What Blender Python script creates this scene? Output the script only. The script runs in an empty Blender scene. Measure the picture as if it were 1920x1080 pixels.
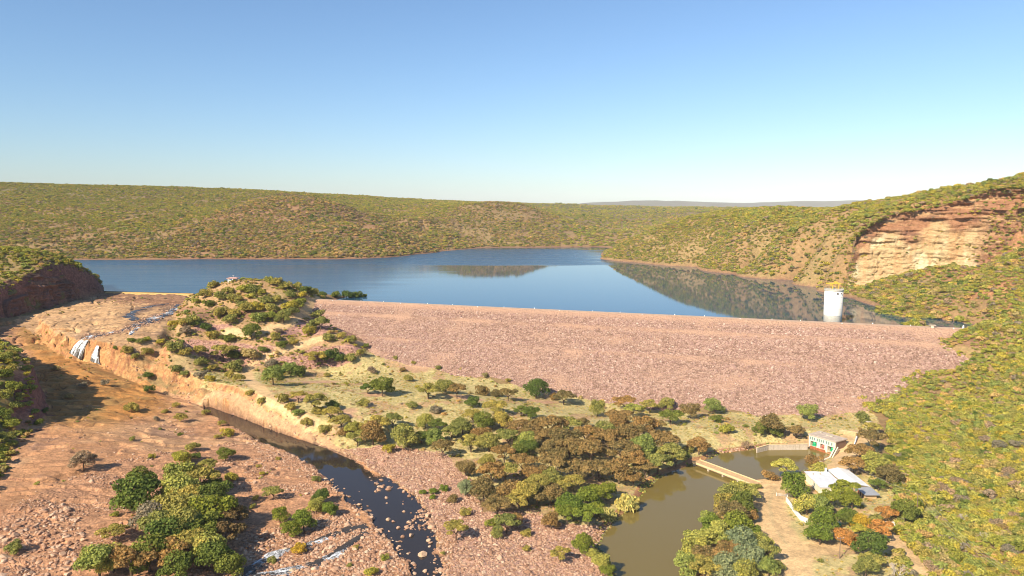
import bpy, bmesh, math, random
import numpy as np
from mathutils import Vector, Matrix

sc = bpy.context.scene
R = math.radians
SEED = 7
random.seed(SEED)
rng = np.random.default_rng(SEED)

# ------------------------------------------------------------------ camera, sky, sun, exposure
F = 1371.0                      # focal length in pixels of the 1920-wide photograph
CAM_Z = 120.0
PITCH = math.atan((540 - 392) / F)
cam_d = bpy.data.cameras.new('camera')
cam = bpy.data.objects.new('camera', cam_d)
sc.collection.objects.link(cam)
sc.camera = cam
cam_d.sensor_width = 36.0
cam_d.lens = 36.0 * F / 1920.0
cam_d.clip_start = 1.0
cam_d.clip_end = 40000.0
cam.location = (0, 0, CAM_Z)
cam.rotation_euler = (math.pi / 2 - PITCH, 0, 0)

SUN_EL = R(36)
SUN_ROT = R(222)                # compass direction the sunlight comes from (behind, left)
world = bpy.data.worlds.new('World')
sc.world = world
world.use_nodes = True
wn = world.node_tree
sky = wn.nodes.new('ShaderNodeTexSky')
sky.sky_type = 'NISHITA'
sky.sun_disc = False
sky.sun_elevation = SUN_EL
sky.sun_rotation = SUN_ROT
sky.altitude = 900
sky.air_density = 1.2
sky.dust_density = 1.0
sky.ozone_density = 6.0
wn.links.new(sky.outputs[0], wn.nodes['Background'].inputs[0])
wn.nodes['Background'].inputs[1].default_value = 0.093

sun_d = bpy.data.lights.new('sun', 'SUN')
sun_d.energy = 4.8
sun_d.angle = R(0.5)
sun_d.color = (1.0, 0.88, 0.70)
sun = bpy.data.objects.new('sun', sun_d)
sc.collection.objects.link(sun)
sdir = Vector((math.sin(SUN_ROT) * math.cos(SUN_EL), math.cos(SUN_ROT) * math.cos(SUN_EL), math.sin(SUN_EL)))
sun.rotation_euler = sdir.to_track_quat('Z', 'Y').to_euler()
sun.location = (-300, -300, 500)

sc.view_settings.view_transform = 'Standard'
sc.view_settings.look = 'None'
sc.view_settings.exposure = 0.75
sc.view_settings.gamma = 1.0
sc.cycles.use_denoising = True
sc.cycles.use_adaptive_sampling = False
sc.cycles.filter_width = 1.0
sc.cycles.max_bounces = 6
sc.cycles.transparent_max_bounces = 8
sc.cycles.volume_bounces = 0
sc.cycles.sample_clamp_indirect = 4.0

# ------------------------------------------------------------------ projection helpers
CP, SP = math.cos(PITCH), math.sin(PITCH)

def ray(px, py):
    u = (px - 960.0) / F
    v = (540.0 - py) / F
    return np.array([u, CP + v * SP, -SP + v * CP])

def W(px, py, z):
    """world point at height z under a photo pixel"""
    d = ray(px, py)
    t = (z - CAM_Z) / d[2]
    return np.array([d[0] * t, d[1] * t, z])

def WD(px, py, dist):
    """world point at forward distance dist under a photo pixel"""
    d = ray(px, py)
    t = dist / d[1]
    return np.array([d[0] * t, dist, CAM_Z + d[2] * t])

def project(x, y, z):
    zz = z - CAM_Z
    depth = y * CP - zz * SP
    up = y * SP + zz * CP
    depth = np.maximum(depth, 1e-3)
    return 960 + F * x / depth, 540 - F * up / depth

# ------------------------------------------------------------------ numeric helpers
def hash2(ix, iy, seed):
    h = (ix.astype(np.int64) * 374761393 + iy.astype(np.int64) * 668265263 + seed * 974634777) & 0xFFFFFFFF
    h = ((h ^ (h >> 13)) * 1274126177) & 0xFFFFFFFF
    h = h ^ (h >> 16)
    return (h & 0xFFFFFF) / float(0xFFFFFF) * 2 - 1

def vnoise(x, y, seed=0):
    xi = np.floor(x); yi = np.floor(y)
    fx = x - xi; fy = y - yi
    fx = fx * fx * fx * (fx * (fx * 6 - 15) + 10)
    fy = fy * fy * fy * (fy * (fy * 6 - 15) + 10)
    a = hash2(xi, yi, seed); b = hash2(xi + 1, yi, seed)
    c = hash2(xi, yi + 1, seed); d = hash2(xi + 1, yi + 1, seed)
    return (a + (b - a) * fx) * (1 - fy) + (c + (d - c) * fx) * fy

def fbm(x, y, scale, octaves=4, seed=0, gain=0.5):
    out = 0; amp = 1; tot = 0; f = 1.0 / scale
    for o in range(octaves):
        out = out + amp * vnoise(x * f + 17.3 * o, y * f - 9.1 * o, seed + o)
        tot += amp; amp *= gain; f *= 2.03
    return out / tot

def sstep(a, b, x):
    t = np.clip((x - a) / (b - a), 0, 1)
    return t * t * (3 - 2 * t)

def sd_line(x, y, P):
    """signed distance to an open polyline, positive to its left"""
    best = np.full(x.shape, 1e18); sgn = np.ones(x.shape)
    for i in range(len(P) - 1):
        ax, ay = P[i][0], P[i][1]; bx, by = P[i + 1][0], P[i + 1][1]
        dx, dy = bx - ax, by - ay
        t = np.clip(((x - ax) * dx + (y - ay) * dy) / (dx * dx + dy * dy), 0, 1)
        qx = ax + t * dx; qy = ay + t * dy
        d = (x - qx) ** 2 + (y - qy) ** 2
        s = np.sign(dx * (y - ay) - dy * (x - ax))
        m = d < best - 1e-9
        best = np.where(m, d, best); sgn = np.where(m, s, sgn)
    return np.sqrt(best) * sgn

def dist_line(x, y, P):
    return np.abs(sd_line(x, y, P))

def in_poly(x, y, P):
    c = np.zeros(x.shape, bool); n = len(P); j = n - 1
    for i in range(n):
        xi, yi = P[i][0], P[i][1]; xj, yj = P[j][0], P[j][1]
        if yi != yj:
            c ^= ((yi > y) != (yj > y)) & (x < (xj - xi) * (y - yi) / (yj - yi) + xi)
        j = i
    return c

def sd_poly(x, y, P):
    d = dist_line(x, y, list(P) + [P[0]])
    return np.where(in_poly(x, y, P), -d, d)

class MQ:
    """smooth interpolating surface through scattered control heights"""
    def __init__(self, pts, c=14.0):
        P = np.array(pts, float)
        self.p = P[:, :2]; self.c = c
        n = len(P)
        D = np.sqrt(((self.p[:, None] - self.p[None]) ** 2).sum(-1) + c * c)
        A = np.zeros((n + 3, n + 3))
        A[:n, :n] = D + np.eye(n) * -0.5
        A[:n, n] = 1; A[:n, n + 1:] = self.p / 100; A[n, :n] = 1; A[n + 1:, :n] = self.p.T / 100
        self.w = np.linalg.solve(A, np.concatenate([P[:, 2], [0, 0, 0]]))
    def __call__(self, x, y):
        sh = x.shape; x = x.ravel(); y = y.ravel()
        out = self.w[-3] + self.w[-2] * x / 100 + self.w[-1] * y / 100
        for k in range(len(self.p)):
            out = out + self.w[k] * np.sqrt((x - self.p[k, 0]) ** 2 + (y - self.p[k, 1]) ** 2 + self.c ** 2)
        return out.reshape(sh)

def pix(s):
    return [tuple(float(a) for a in q.split(',')) for q in s.split()]

# ------------------------------------------------------------------ tagging and mesh helpers
col = sc.collection
def link(o, parent=None):
    col.objects.link(o)
    if parent is not None:
        o.parent = parent
    return o
def tag(o, label=None, cat=None, group=None, kind=None):
    if label: o['label'] = label
    if cat: o['category'] = cat
    if group: o['group'] = group
    if kind: o['kind'] = kind
    return o
def empty(name, loc, rz=0.0):
    o = bpy.data.objects.new(name, None)
    o.location = loc; o.rotation_euler = (0, 0, rz); o.empty_display_size = 0.5
    return link(o)

def np_mesh(name, verts, faces, mat=None, smooth=False):
    """verts (n,3), faces (m,k) with one k"""
    me = bpy.data.meshes.new(name)
    verts = np.ascontiguousarray(verts, np.float32); faces = np.ascontiguousarray(faces, np.int32)
    m, k = faces.shape
    me.vertices.add(len(verts)); me.vertices.foreach_set('co', verts.ravel())
    me.loops.add(m * k); me.loops.foreach_set('vertex_index', faces.ravel())
    me.polygons.add(m)
    me.polygons.foreach_set('loop_start', np.arange(0, m * k, k, dtype=np.int32))
    me.update(calc_edges=True)
    if smooth:
        me.polygons.foreach_set('use_smooth', np.ones(m, bool))
    if mat: me.materials.append(mat)
    return me
def set_col(me, name, rgb):
    a = me.attributes.new(name, 'FLOAT_COLOR', 'POINT')
    d = np.ones((len(rgb), 4), np.float32); d[:, :3] = rgb
    a.data.foreach_set('color', d.ravel())
def set_f(me, name, v, dom='POINT'):
    a = me.attributes.new(name, 'FLOAT', dom)
    a.data.foreach_set('value', np.ascontiguousarray(v, np.float32))

class MB:
    """collects simple shapes and links them as one mesh object"""
    def __init__(self): self.v = []; self.f = []
    def add(self, verts, faces):
        b = len(self.v); self.v += [tuple(p) for p in verts]; self.f += [tuple(i + b for i in f) for f in faces]
    def box(self, x0, y0, z0, x1, y1, z1):
        self.add([(x0, y0, z0), (x1, y0, z0), (x1, y1, z0), (x0, y1, z0), (x0, y0, z1), (x1, y0, z1), (x1, y1, z1), (x0, y1, z1)],
                 [(0, 3, 2, 1), (4, 5, 6, 7), (0, 1, 5, 4), (1, 2, 6, 5), (2, 3, 7, 6), (3, 0, 4, 7)])
    def prism(self, pts, d):
        """polygon pts extruded by vector d"""
        n = len(pts); d = Vector(d)
        a = [Vector(p) for p in pts]; b = [p + d for p in a]
        self.add(a + b, [tuple(range(n))[::-1], tuple(range(n, 2 * n))] + [(i, (i + 1) % n, n + (i + 1) % n, n + i) for i in range(n)])
    def tube(self, pts, rad, n=8, cap=True):
        pts = [Vector(p) for p in pts]
        if not hasattr(rad, '__len__'): rad = [rad] * len(pts)
        rings = []
        for i, p in enumerate(pts):
            t = (pts[min(i + 1, len(pts) - 1)] - pts[max(i - 1, 0)]).normalized()
            ref = Vector((0, 0, 1)) if abs(t.z) < 0.9 else Vector((1, 0, 0))
            u = t.cross(ref).normalized(); w = t.cross(u)
            rings.append([p + (u * math.cos(a) + w * math.sin(a)) * rad[i] for a in [2 * math.pi * k / n for k in range(n)]])
        vs = [q for r in rings for q in r]; fs = []
        for i in range(len(pts) - 1):
            for k in range(n):
                fs.append((i * n + k, i * n + (k + 1) % n, (i + 1) * n + (k + 1) % n, (i + 1) * n + k))
        if cap: fs += [tuple(range(n))[::-1], tuple(range((len(pts) - 1) * n, len(pts) * n))]
        self.add(vs, fs)
    def lathe(self, prof, n=32):
        vs = []; fs = []; m = len(prof)
        for (r, z) in prof:
            vs += [(r * math.cos(2 * math.pi * k / n), r * math.sin(2 * math.pi * k / n), z) for k in range(n)]
        for i in range(m - 1):
            for k in range(n):
                fs.append((i * n + k, i * n + (k + 1) % n, (i + 1) * n + (k + 1) % n, (i + 1) * n + k))
        fs += [tuple(range(n))[::-1], tuple(range((m - 1) * n, m * n))]
        self.add(vs, fs)
    def mesh(self, name, mat, smooth=False, fix=True):
        me = bpy.data.meshes.new(name); me.from_pydata(self.v, [], self.f)
        if fix:
            bm = bmesh.new(); bm.from_mesh(me); bmesh.ops.recalc_face_normals(bm, faces=bm.faces[:]); bm.to_mesh(me); bm.free()
        if mat: me.materials.append(mat)
        if smooth:
            for p in me.polygons: p.use_smooth = True
        return me
    def build(self, name, mat, parent=None, smooth=False):
        return link(bpy.data.objects.new(name, self.mesh(name, mat, smooth)), parent)

# ------------------------------------------------------------------ materials
class NT:
    def __init__(self, name):
        self.m = bpy.data.materials.new(name); self.m.use_nodes = True
        self.t = self.m.node_tree; self.b = self.t.nodes['Principled BSDF']; self.out = self.t.nodes['Material Output']
        self.b.inputs['Specular IOR Level'].default_value = 0.2
        self.b.inputs['Roughness'].default_value = 0.9
    def n(self, typ, **kw):
        nd = self.t.nodes.new(typ)
        for k, v in kw.items(): setattr(nd, k, v)
        return nd
    def lk(self, a, b): self.t.links.new(a, b)
    def val(self, sock, v):
        if isinstance(v, bpy.types.NodeSocket): self.lk(v, sock)
        else:
            if isinstance(v, tuple) and len(v) == 3 and sock.type == 'RGBA': v = (*v, 1)
            sock.default_value = v
    def pos(self): return self.n('ShaderNodeNewGeometry').outputs['Position']
    def obj(self): return self.n('ShaderNodeTexCoord').outputs['Object']
    def scalev(self, vec, s):
        nd = self.n('ShaderNodeMapping'); self.lk(vec, nd.inputs[0]); nd.inputs['Scale'].default_value = s; return nd.outputs[0]
    def noise(self, vec, scale, detail=3, rough=0.55, out='Fac'):
        nd = self.n('ShaderNodeTexNoise'); self.lk(vec, nd.inputs['Vector'])
        nd.inputs['Scale'].default_value = scale; nd.inputs['Detail'].default_value = detail; nd.inputs['Roughness'].default_value = rough
        return nd.outputs[out]
    def voro(self, vec, scale, feature='F1', out='Distance'):
        nd = self.n('ShaderNodeTexVoronoi', feature=feature); self.lk(vec, nd.inputs['Vector']); nd.inputs['Scale'].default_value = scale
        return nd.outputs[out]
    def ramp(self, fac, stops, interp='LINEAR'):
        nd = self.n('ShaderNodeValToRGB'); self.lk(fac, nd.inputs[0]); cr = nd.color_ramp; cr.interpolation = interp
        while len(cr.elements) < len(stops): cr.elements.new(0.5)
        for e, (p, c) in zip(cr.elements, stops):
            e.position = p; e.color = (*c, 1) if isinstance(c, tuple) else (c, c, c, 1)
        return nd.outputs[0]
    def mix(self, f, a, b, mode='MIX'):
        nd = self.n('ShaderNodeMix', data_type='RGBA', blend_type=mode)
        self.val(nd.inputs[0], f); self.val(nd.inputs[6], a); self.val(nd.inputs[7], b); return nd.outputs[2]
    def math(self, op, a, b=0.0, clamp=False):
        nd = self.n('ShaderNodeMath', operation=op, use_clamp=clamp); self.val(nd.inputs[0], a); self.val(nd.inputs[1], b); return nd.outputs[0]
    def attr(self, name, out='Color'):
        return self.n('ShaderNodeAttribute', attribute_name=name).outputs[out]
    def rand(self): return self.n('ShaderNodeObjectInfo').outputs['Random']
    def bump(self, h, strength=0.5, dist=0.3):
        nd = self.n('ShaderNodeBump'); nd.inputs['Strength'].default_value = strength; nd.inputs['Distance'].default_value = dist
        self.lk(h, nd.inputs['Height']); self.lk(nd.outputs[0], self.b.inputs['Normal'])
    def base(self, c): self.val(self.b.inputs['Base Color'], c)
    def rough(self, v): self.val(self.b.inputs['Roughness'], v)

def m_plain(name, c, rough=0.8, var=0.25, scale=0.6, spec=0.2, stain=None):
    t = NT(name); p = t.obj()
    a = t.noise(p, scale, 5, 0.65)
    lo = tuple(x * (1 - var) for x in c); hi = tuple(min(1, x * (1 + var)) for x in c)
    cc = t.ramp(a, [(0.3, lo), (0.7, hi)])
    if stain:
        s = t.noise(t.scalev(p, (1.5, 1.5, 0.25)), 1.0, 4, 0.7)
        cc = t.mix(t.ramp(s, [(0.52, 0.0), (0.7, 0.8)]), cc, stain)
    t.base(cc); t.rough(rough); t.b.inputs['Specular IOR Level'].default_value = spec
    return t.m

# terrain: albedo per vertex by ground cover (grass, soil, rubble, slab), broken up here by fine noise
def terrain_material():
    t = NT('earth'); p = t.pos()
    c = t.attr('albedo'); st = t.attr('stony', 'Fac'); gr = t.attr('grassy', 'Fac')
    n1 = t.noise(p, 0.35, 5, 0.7); n2 = t.noise(p, 1.6, 4, 0.7); n3 = t.noise(p, 0.06, 4, 0.6)
    f1 = t.ramp(n1, [(0.3, 0.72), (0.7, 1.28)])
    f2 = t.ramp(n2, [(0.3, 0.75), (0.7, 1.25)])
    f3 = t.ramp(n3, [(0.3, 0.85), (0.7, 1.15)])
    c = t.mix(1.0, c, f1, 'MULTIPLY'); c = t.mix(1.0, c, f2, 'MULTIPLY'); c = t.mix(1.0, c, f3, 'MULTIPLY')
    # stones of differing tint where the ground is stony
    v = t.voro(p, 0.9, out='Color'); hv = t.n('ShaderNodeSeparateColor'); t.lk(v, hv.inputs[0])
    sc_ = t.ramp(hv.outputs[0], [(0.0, (0.65, 0.6, 0.6)), (0.5, (1.0, 0.95, 0.93)), (1.0, (1.45, 1.38, 1.3))])
    c = t.mix(t.math('MULTIPLY', st, 0.8), c, t.mix(1.0, c, sc_, 'MULTIPLY'))
    # tufts of greener grass
    g = t.noise(p, 0.5, 5, 0.75); gm = t.math('MULTIPLY', t.ramp(g, [(0.48, 0.0), (0.62, 0.75)]), gr)
    c = t.mix(gm, c, (0.2, 0.195, 0.07))
    vj = t.n('ShaderNodeTexVoronoi', feature='DISTANCE_TO_EDGE'); t.lk(t.scalev(p, (0.55, 1.0, 0.3)), vj.inputs['Vector']); vj.inputs['Scale'].default_value = 0.22; vj.inputs['Randomness'].default_value = 1.0
    rk = t.attr('bedrock', 'Fac')
    jn = t.math('MULTIPLY', t.ramp(vj.outputs['Distance'], [(0.0, 1.0), (0.035, 0.0)]), t.math('MULTIPLY', rk, t.ramp(t.noise(p, 0.05, 3, 0.6), [(0.4, 0.0), (0.55, 0.85)])))
    c = t.mix(jn, c, (0.11, 0.055, 0.03))
    pc = t.voro(t.scalev(p, (0.55, 1.0, 0.3)), 0.22, out='Color'); ps = t.n('ShaderNodeSeparateColor'); t.lk(pc, ps.inputs[0])
    c = t.mix(t.math('MULTIPLY', rk, 0.75), c, t.mix(1.0, c, t.ramp(ps.outputs[1], [(0.0, (0.72, 0.68, 0.64)), (1.0, (1.25, 1.22, 1.18))]), 'MULTIPLY'))
    t.base(c)
    hgt = t.math('ADD', t.math('MULTIPLY', n2, 0.6), n1)
    hgt = t.math('ADD', hgt, t.math('MULTIPLY', t.voro(p, 0.9), st))
    t.bump(hgt, 0.55, 0.8)
    return t.m

M = {}
M['earth'] = terrain_material()

def rock_material(name, stops):
    t = NT(name); p = t.obj()
    c = t.ramp(t.rand(), stops)
    n = t.noise(p, 2.2, 4, 0.7)
    c = t.mix(1.0, c, t.ramp(n, [(0.3, 0.78), (0.7, 1.2)]), 'MULTIPLY')
    t.base(c); return t.m
PINK = [(0.0, (0.25, 0.145, 0.115)), (0.3, (0.36, 0.225, 0.18)), (0.65, (0.43, 0.28, 0.22)), (0.92, (0.48, 0.335, 0.26)), (1.0, (0.57, 0.44, 0.345))]
TAN = [(0.0, (0.22, 0.115, 0.07)), (0.35, (0.38, 0.215, 0.13)), (0.75, (0.47, 0.295, 0.19)), (1.0, (0.58, 0.41, 0.28))]
M['riprap'] = rock_material('pink_stone', PINK)
M['rubble'] = rock_material('tan_stone', TAN)
M['boulder'] = rock_material('boulder_stone', [(0.0, (0.36, 0.2, 0.13)), (0.5, (0.48, 0.3, 0.19)), (1.0, (0.58, 0.4, 0.25))])

def leaf_material(name, c, trans=0.22):
    t = NT(name)
    lf = t.attr('leaf', 'Fac'); rd = t.rand()
    dark = (c[0] * 0.42 + 0.012, c[1] * 0.5 + 0.012, c[2] * 0.5); light = (min(.7, c[0] * 1.55), c[1] * 1.42, c[2] * 1.25)
    a = t.ramp(lf, [(0.0, dark), (0.5, c), (1.0, light)])
    b = t.ramp(rd, [(0.0, (0.68, 0.8, 0.85)), (0.35, (0.92, 0.98, 1.0)), (0.7, (1.08, 1.0, 0.95)), (1.0, (1.26, 1.14, 1.05))])
    cc = t.mix(1.0, a, b, 'MULTIPLY')
    t.base(cc); t.rough(0.8); t.b.inputs['Specular IOR Level'].default_value = 0.12
    tr = t.n('ShaderNodeBsdfTranslucent'); t.lk(t.mix(1.0, cc, (1.15, 1.1, 0.6), 'MULTIPLY'), tr.inputs[0])
    mx = t.n('ShaderNodeMixShader'); mx.inputs[0].default_value = trans
    t.lk(t.b.outputs[0], mx.inputs[1]); t.lk(tr.outputs[0], mx.inputs[2]); t.lk(mx.outputs[0], t.out.inputs[0])
    return t.m
LEAF = {
    'g': (0.145, 0.18, 0.036), 'G': (0.2, 0.235, 0.034), 'o': (0.265, 0.235, 0.06), 'b': (0.285, 0.19, 0.07),
    'l': (0.29, 0.295, 0.07), 'y': (0.35, 0.315, 0.052), 'Y': (0.48, 0.34, 0.04), 'r': (0.4, 0.215, 0.065),
    'p': (0.33, 0.25, 0.165), 'd': (0.15, 0.11, 0.05), 's': (0.28, 0.29, 0.14), 'R': (0.43, 0.41, 0.14), 'h': (0.41, 0.28, 0.11)}
for k, g_ in (('o', 1.25), ('y', 1.1), ('l', 1.18), ('h', 1.25)): LEAF[k] = tuple(a * g_ for a in LEAF[k])
for k, c in LEAF.items(): M['leaf_' + k] = leaf_material('foliage_' + k, c)
M['bark'] = m_plain('bark', (0.14, 0.095, 0.06), 0.9, 0.35, 3.0)
M['dead'] = m_plain('dead_wood', (0.5, 0.42, 0.33), 0.9, 0.2, 3.0)

# ------------------------------------------------------------------ the lie of the land: control heights
LAKE = 43.0
CREST = 47.0
A_ = W(585, 561, CREST); B_ = W(1822, 617, CREST)
DT = (B_ - A_)[:2] / np.linalg.norm((B_ - A_)[:2]); DN = np.array([DT[1], -DT[0]])    # along the crest, downstream
DAM_L = float(np.linalg.norm((B_ - A_)[:2])); SLOPE = 1.8; HALF = 3.5

def dam_hit(px, py):
    """point of the downstream face under a photo pixel"""
    d = ray(px, py)
    # z = CREST - (q.DN - HALF)/SLOPE, q = p - A
    k = (d[0] * DN[0] + d[1] * DN[1])
    # CAM_Z + t dz = CREST - ((t k - A.DN) - HALF)/SLOPE
    an = A_[0] * DN[0] + A_[1] * DN[1]
    t = (CREST - CAM_Z + (an + HALF) / SLOPE) / (d[2] + k / SLOPE)
    return np.array([d[0] * t, d[1] * t, CAM_Z + d[2] * t])

main = []
def c3(s, arr=None):
    arr = main if arr is None else arr
    for q in s.split():
        px, py, z = (float(a) for a in q.split(',')); arr.append(W(px, py, z))
def cd(s, arr=None):
    arr = main if arr is None else arr
    for q in s.split():
        px, py, d = (float(a) for a in q.split(',')); arr.append(WD(px, py, d))
toe = [dam_hit(*q) for q in pix('690,658 780,684 860,704 1000,733 1120,754 1250,770 1420,779 1540,781 1640,770 1690,738 1740,700 1785,660')]
main += toe
# under and behind the dam, the lake bed
for f in np.linspace(0.06, 0.97, 9):
    for off, z in ((28, 36), (-12, 30), (-40, 25)):
        if off > 0 and f > 0.85: z = 40
        if off > 0:
            q = A_[:2] + DT * DAM_L * f + DN * off; main.append((q[0], q[1], CREST - off / SLOPE - 8))
        else:
            q = A_[:2] + DT * DAM_L * f + DN * off; main.append((q[0], q[1], z))
for q in pix('330,505 420,510 600,520 800,520 1000,500 1200,530 1400,560 1000,475 1600,600 1500,560 200,510 700,500 900,480 1250,505 1640,600 1100,480'):
    p = W(q[0], q[1], LAKE); main.append((p[0], p[1], 24))
SHORE = '1735,609 1690,592 1640,574 1600,560 1550,540 1500,525 1420,512 1300,500 1200,493 1137,487 1128,478 1150,468 1140,464 900,465 830,471 780,477 700,484 640,486 560,486 380,486 160,487 -200,488'
for q in pix(SHORE): main.append(W(q[0], q[1], LAKE))
# knoll and left abutment
c3('585,562,47.5 612,557,46 640,556,44 690,562,40')
cd('500,527,588 440,525,590 560,541,592 530,532,596 400,536,588 372,552,585')
cd('470,560,560 420,575,550 540,575,552 380,590,545 500,600,530 440,612,520 390,625,515 340,612,525 570,600,545 610,610,532 640,632,515 560,625,522')
cd('520,640,503 460,650,498 400,655,495 350,650,498 600,655,500 660,650,506 330,670,483 420,690,477 480,680,484 550,690,482 620,690,490')
for q in pix('350,552 420,549 500,547 620,550 700,556'):      # back of the knoll dips into the lake
    p = WD(q[0], q[1], 665); main.append((p[0], p[1], 36))
# bank top and grassy flat
c3('255,672,25 285,690,20 270,662,26 310,672,25 300,655,29 325,632,36 345,590,44 305,692,18.5 400,723,17 520,770,13.9 600,805,9.7 655,838,5')
c3('480,720,17 560,730,16 640,740,14.5 700,770,12 620,780,12 760,800,8.5 700,810,8 800,740,13 900,760,11 1000,780,9 1100,800,7 1200,820,5.5 900,830,6 1000,860,5')
c3('1250,850,3.5 1200,880,3 1150,900,3 1100,930,3.2 1000,930,3.8 900,900,4.2 800,860,4.8 720,850,4.6 1300,800,7 1400,805,6.5 1500,805,6.5 1590,800,7 1440,830,4 1520,828,5')
c3('780,900,4 860,960,4 930,1000,4 1000,1000,3.5 1080,1000,2.6 1000,1060,3.5 880,1050,4 1100,1080,2.4 840,1000,3.8 860,1100,3.8 1000,1120,3.5')
# pond bed, right bank, house terrace, track
c3('1250,950,1 1300,900,1 1200,1020,1 1250,1080,1 1420,870,1.5 1480,860,1.5 1180,1060,1')
c3('1440,900,3 1500,895,3.4 1560,880,4 1600,850,5.5 1600,815,7 1580,900,4 1500,930,3.4 1430,950,3 1480,1000,3.6 1400,1000,2.6 1350,1060,2.6 1500,1060,4.2 1600,950,4.2 1650,940,4.6 1620,1010,4.6 1560,1040,4.4 1660,980,5 1400,1090,2.8 1560,1100,4.8')
# right hillside
c3('1640,800,8 1650,860,7 1680,900,6.5 1700,960,6.8 1720,1000,6.6 1740,1040,7 1790,1090,8')
cd('1820,617,437 1850,610,436 1780,700,397 1760,760,378 1760,830,342 1800,800,352 1800,900,300 1860,860,312 1780,980,262 1850,980,255 1850,1060,226 1760,900,306')
cd('1920,560,470 1920,480,530 1920,420,585 1920,700,384 1920,640,420 1920,800,326 1920,900,278 1920,1000,240 1920,1080,215 1860,720,392 1870,650,424')
for q in pix('1700,772 1740,745 1765,722 1790,700 1815,680 1835,655 1850,635 1870,680 1900,655 1880,625 1850,700 1800,730'):
    p_ = dam_hit(*q); main.append(WD(q[0], q[1], p_[1] - 7))
cd('2050,1000,225 2100,800,310 2150,600,440 2150,450,520 2150,330,600')
cd('1860,540,500 1800,570,510 1800,530,560 1740,560,540 1700,555,575 1690,575,535 1650,545,610')
# right cliff: foot and head, set back behind the rock face mesh
CL_PX = [(1582, 540, 452, 668), (1610, 536, 425, 664), (1650, 526, 404, 658), (1700, 512, 395, 648), (1750, 500, 386, 638), (1800, 496, 372, 625),
         (1840, 500, 356, 612), (1880, 480, 352, 596), (1930, 455, 350, 576), (1990, 445, 345, 556)]
cliff_pts = []
for (px, yb, yt, d) in CL_PX:
    b = WD(px, yb, d); t_ = WD(px, yt, d + 10)
    cliff_pts.append((b[0], b[1], b[2], t_[2]))
ndir = np.array([0.78, 0.62])
for (x, y, zb, zt) in cliff_pts:
    main.append((x + ndir[0] * 6, y + ndir[1] * 6, zb - 2)); main.append((x + ndir[0] * 44, y + ndir[1] * 44, zt - 0.5))
    main.append((x - ndir[0] * 8, y - ndir[1] * 8, zb - 2.5))
cd('1640,387,770 1700,377,745 1800,361,725 1860,351,705 1925,342,690 2000,330,690 1590,395,830')
cd('1550,399,900 1480,398,950 1400,399,1000 1330,405,1050 1280,415,1085 1235,429,1110 1200,443,1125 1165,458,1128')
cd('1640,397,900 1700,388,880 1800,374,860 1925,356,840 1550,406,1050 1480,406,1120 1400,408,1160 1330,415,1200 1640,402,1100 1800,385,1050 1925,372,1050 1550,410,1250 1280,428,1200 2050,350,900')
cd('1300,450,1005 1400,430,930 1450,455,850 1550,450,740 1500,485,800 1400,470,900 1250,465,1050 1540,420,800 1580,400,790 1200,470,1090 1560,500,700 1575,470,700')
# beyond the right skyline
for (x, y, z) in ((330, 1500, 95), (560, 1500, 105), (900, 900, 150), (800, 1200, 118), (1500, 1500, 140), (600, 2300, 112), (1500, 3000, 120)): main.append((x, y, z))
# left and far hills
cd('200,440,1280 400,440,1265 0,440,1290 -200,430,1300 200,400,1600 0,395,1620 400,400,1560 -250,380,1700 0,345,2300 100,347,2300 200,350,2300 300,352,2250 400,357,2200 480,360,2150 560,366,2120 640,375,2150 760,377,2350 840,380,2500 900,383,2600 -300,335,2300')
cd('530,369,1640 470,377,1620 430,391,1590 590,374,1620 640,384,1590 560,400,1480 700,423,1350 650,420,1400 600,445,1240 530,425,1370 760,445,1330 500,455,1230 690,460,1210 700,434,1520 660,412,1760 740,441,1490 700,404,1850 760,412,1750 620,384,1850 560,382,1850 450,392,1800 800,432,1560')
cd('930,380,1850 880,384,1820 980,384,1860 850,393,1790 1020,398,1840 1060,416,1770 930,430,1620 1100,446,1590 850,440,1500 800,412,1590 960,405,1740 1000,445,1560 880,455,1500')
cd('1150,405,2400 1200,390,3200 1300,390,3100 1100,432,1880 1190,435,1740 1050,383,3200 1300,408,2200 1120,395,2900 1250,420,1700 1180,450,1560 740,385,2000 700,395,1800 400,375,1950 200,370,1950')
for (x, y, z) in ((-2500, 3300, 190), (-1200, 4000, 165), (0, 4500, 130), (1500, 5000, 125), (3500, 4000, 130), (-4000, 6000, 130), (0, 9000, 122), (4000, 9000, 122), (-2600, 1900, 190), (8000, 9000, 122), (-8000, 9000, 122)): main.append((x, y, z))

# riverbed below the step, and the spillway slab above the falls
low = []
c3('0,1090,8 100,1060,8 0,1000,9 30,930,10.5 100,860,11.5 100,800,12.5 120,740,15.5 150,690,19.5 100,660,23 60,625,28 200,690,17 240,712,13.5 290,732,8.5 200,760,11.5 250,800,9 330,760,7 300,860,8 400,810,5 200,900,8.5 300,950,7 400,900,5.5 450,850,4.5 520,890,4.5 560,900,4.4 200,1000,7.5 300,1060,6.5 420,1040,5 440,970,5 580,950,4.2 620,960,4 500,1080,3 470,1100,3 560,1040,3.4 620,1060,3.6 700,1060,3.8 760,1100,3.6', low)
c3('330,738,3.8 430,785,3.6 520,812,3.6 600,833,3.6 650,850,4 720,850,4.6 780,900,4 860,960,4 840,1000,3.8 1000,1000,3.5 860,1100,3.8 -100,900,12 -100,700,20 -100,620,28', low)
slab = []
c3('200,548,42.6 275,549,42.6 355,550,42.6 330,570,40.4 250,575,39.8 150,575,38.6 100,578,38 250,600,37.3 290,600,37 160,605,36 90,605,34.8 60,598,34 200,620,35 230,640,33.5 165,632,33.6 185,652,30.5 120,630,33.5 110,640,32.5 240,672,25.5 285,690,19 270,650,31 255,690,22 300,620,36 20,600,35 350,560,42', slab)
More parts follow.
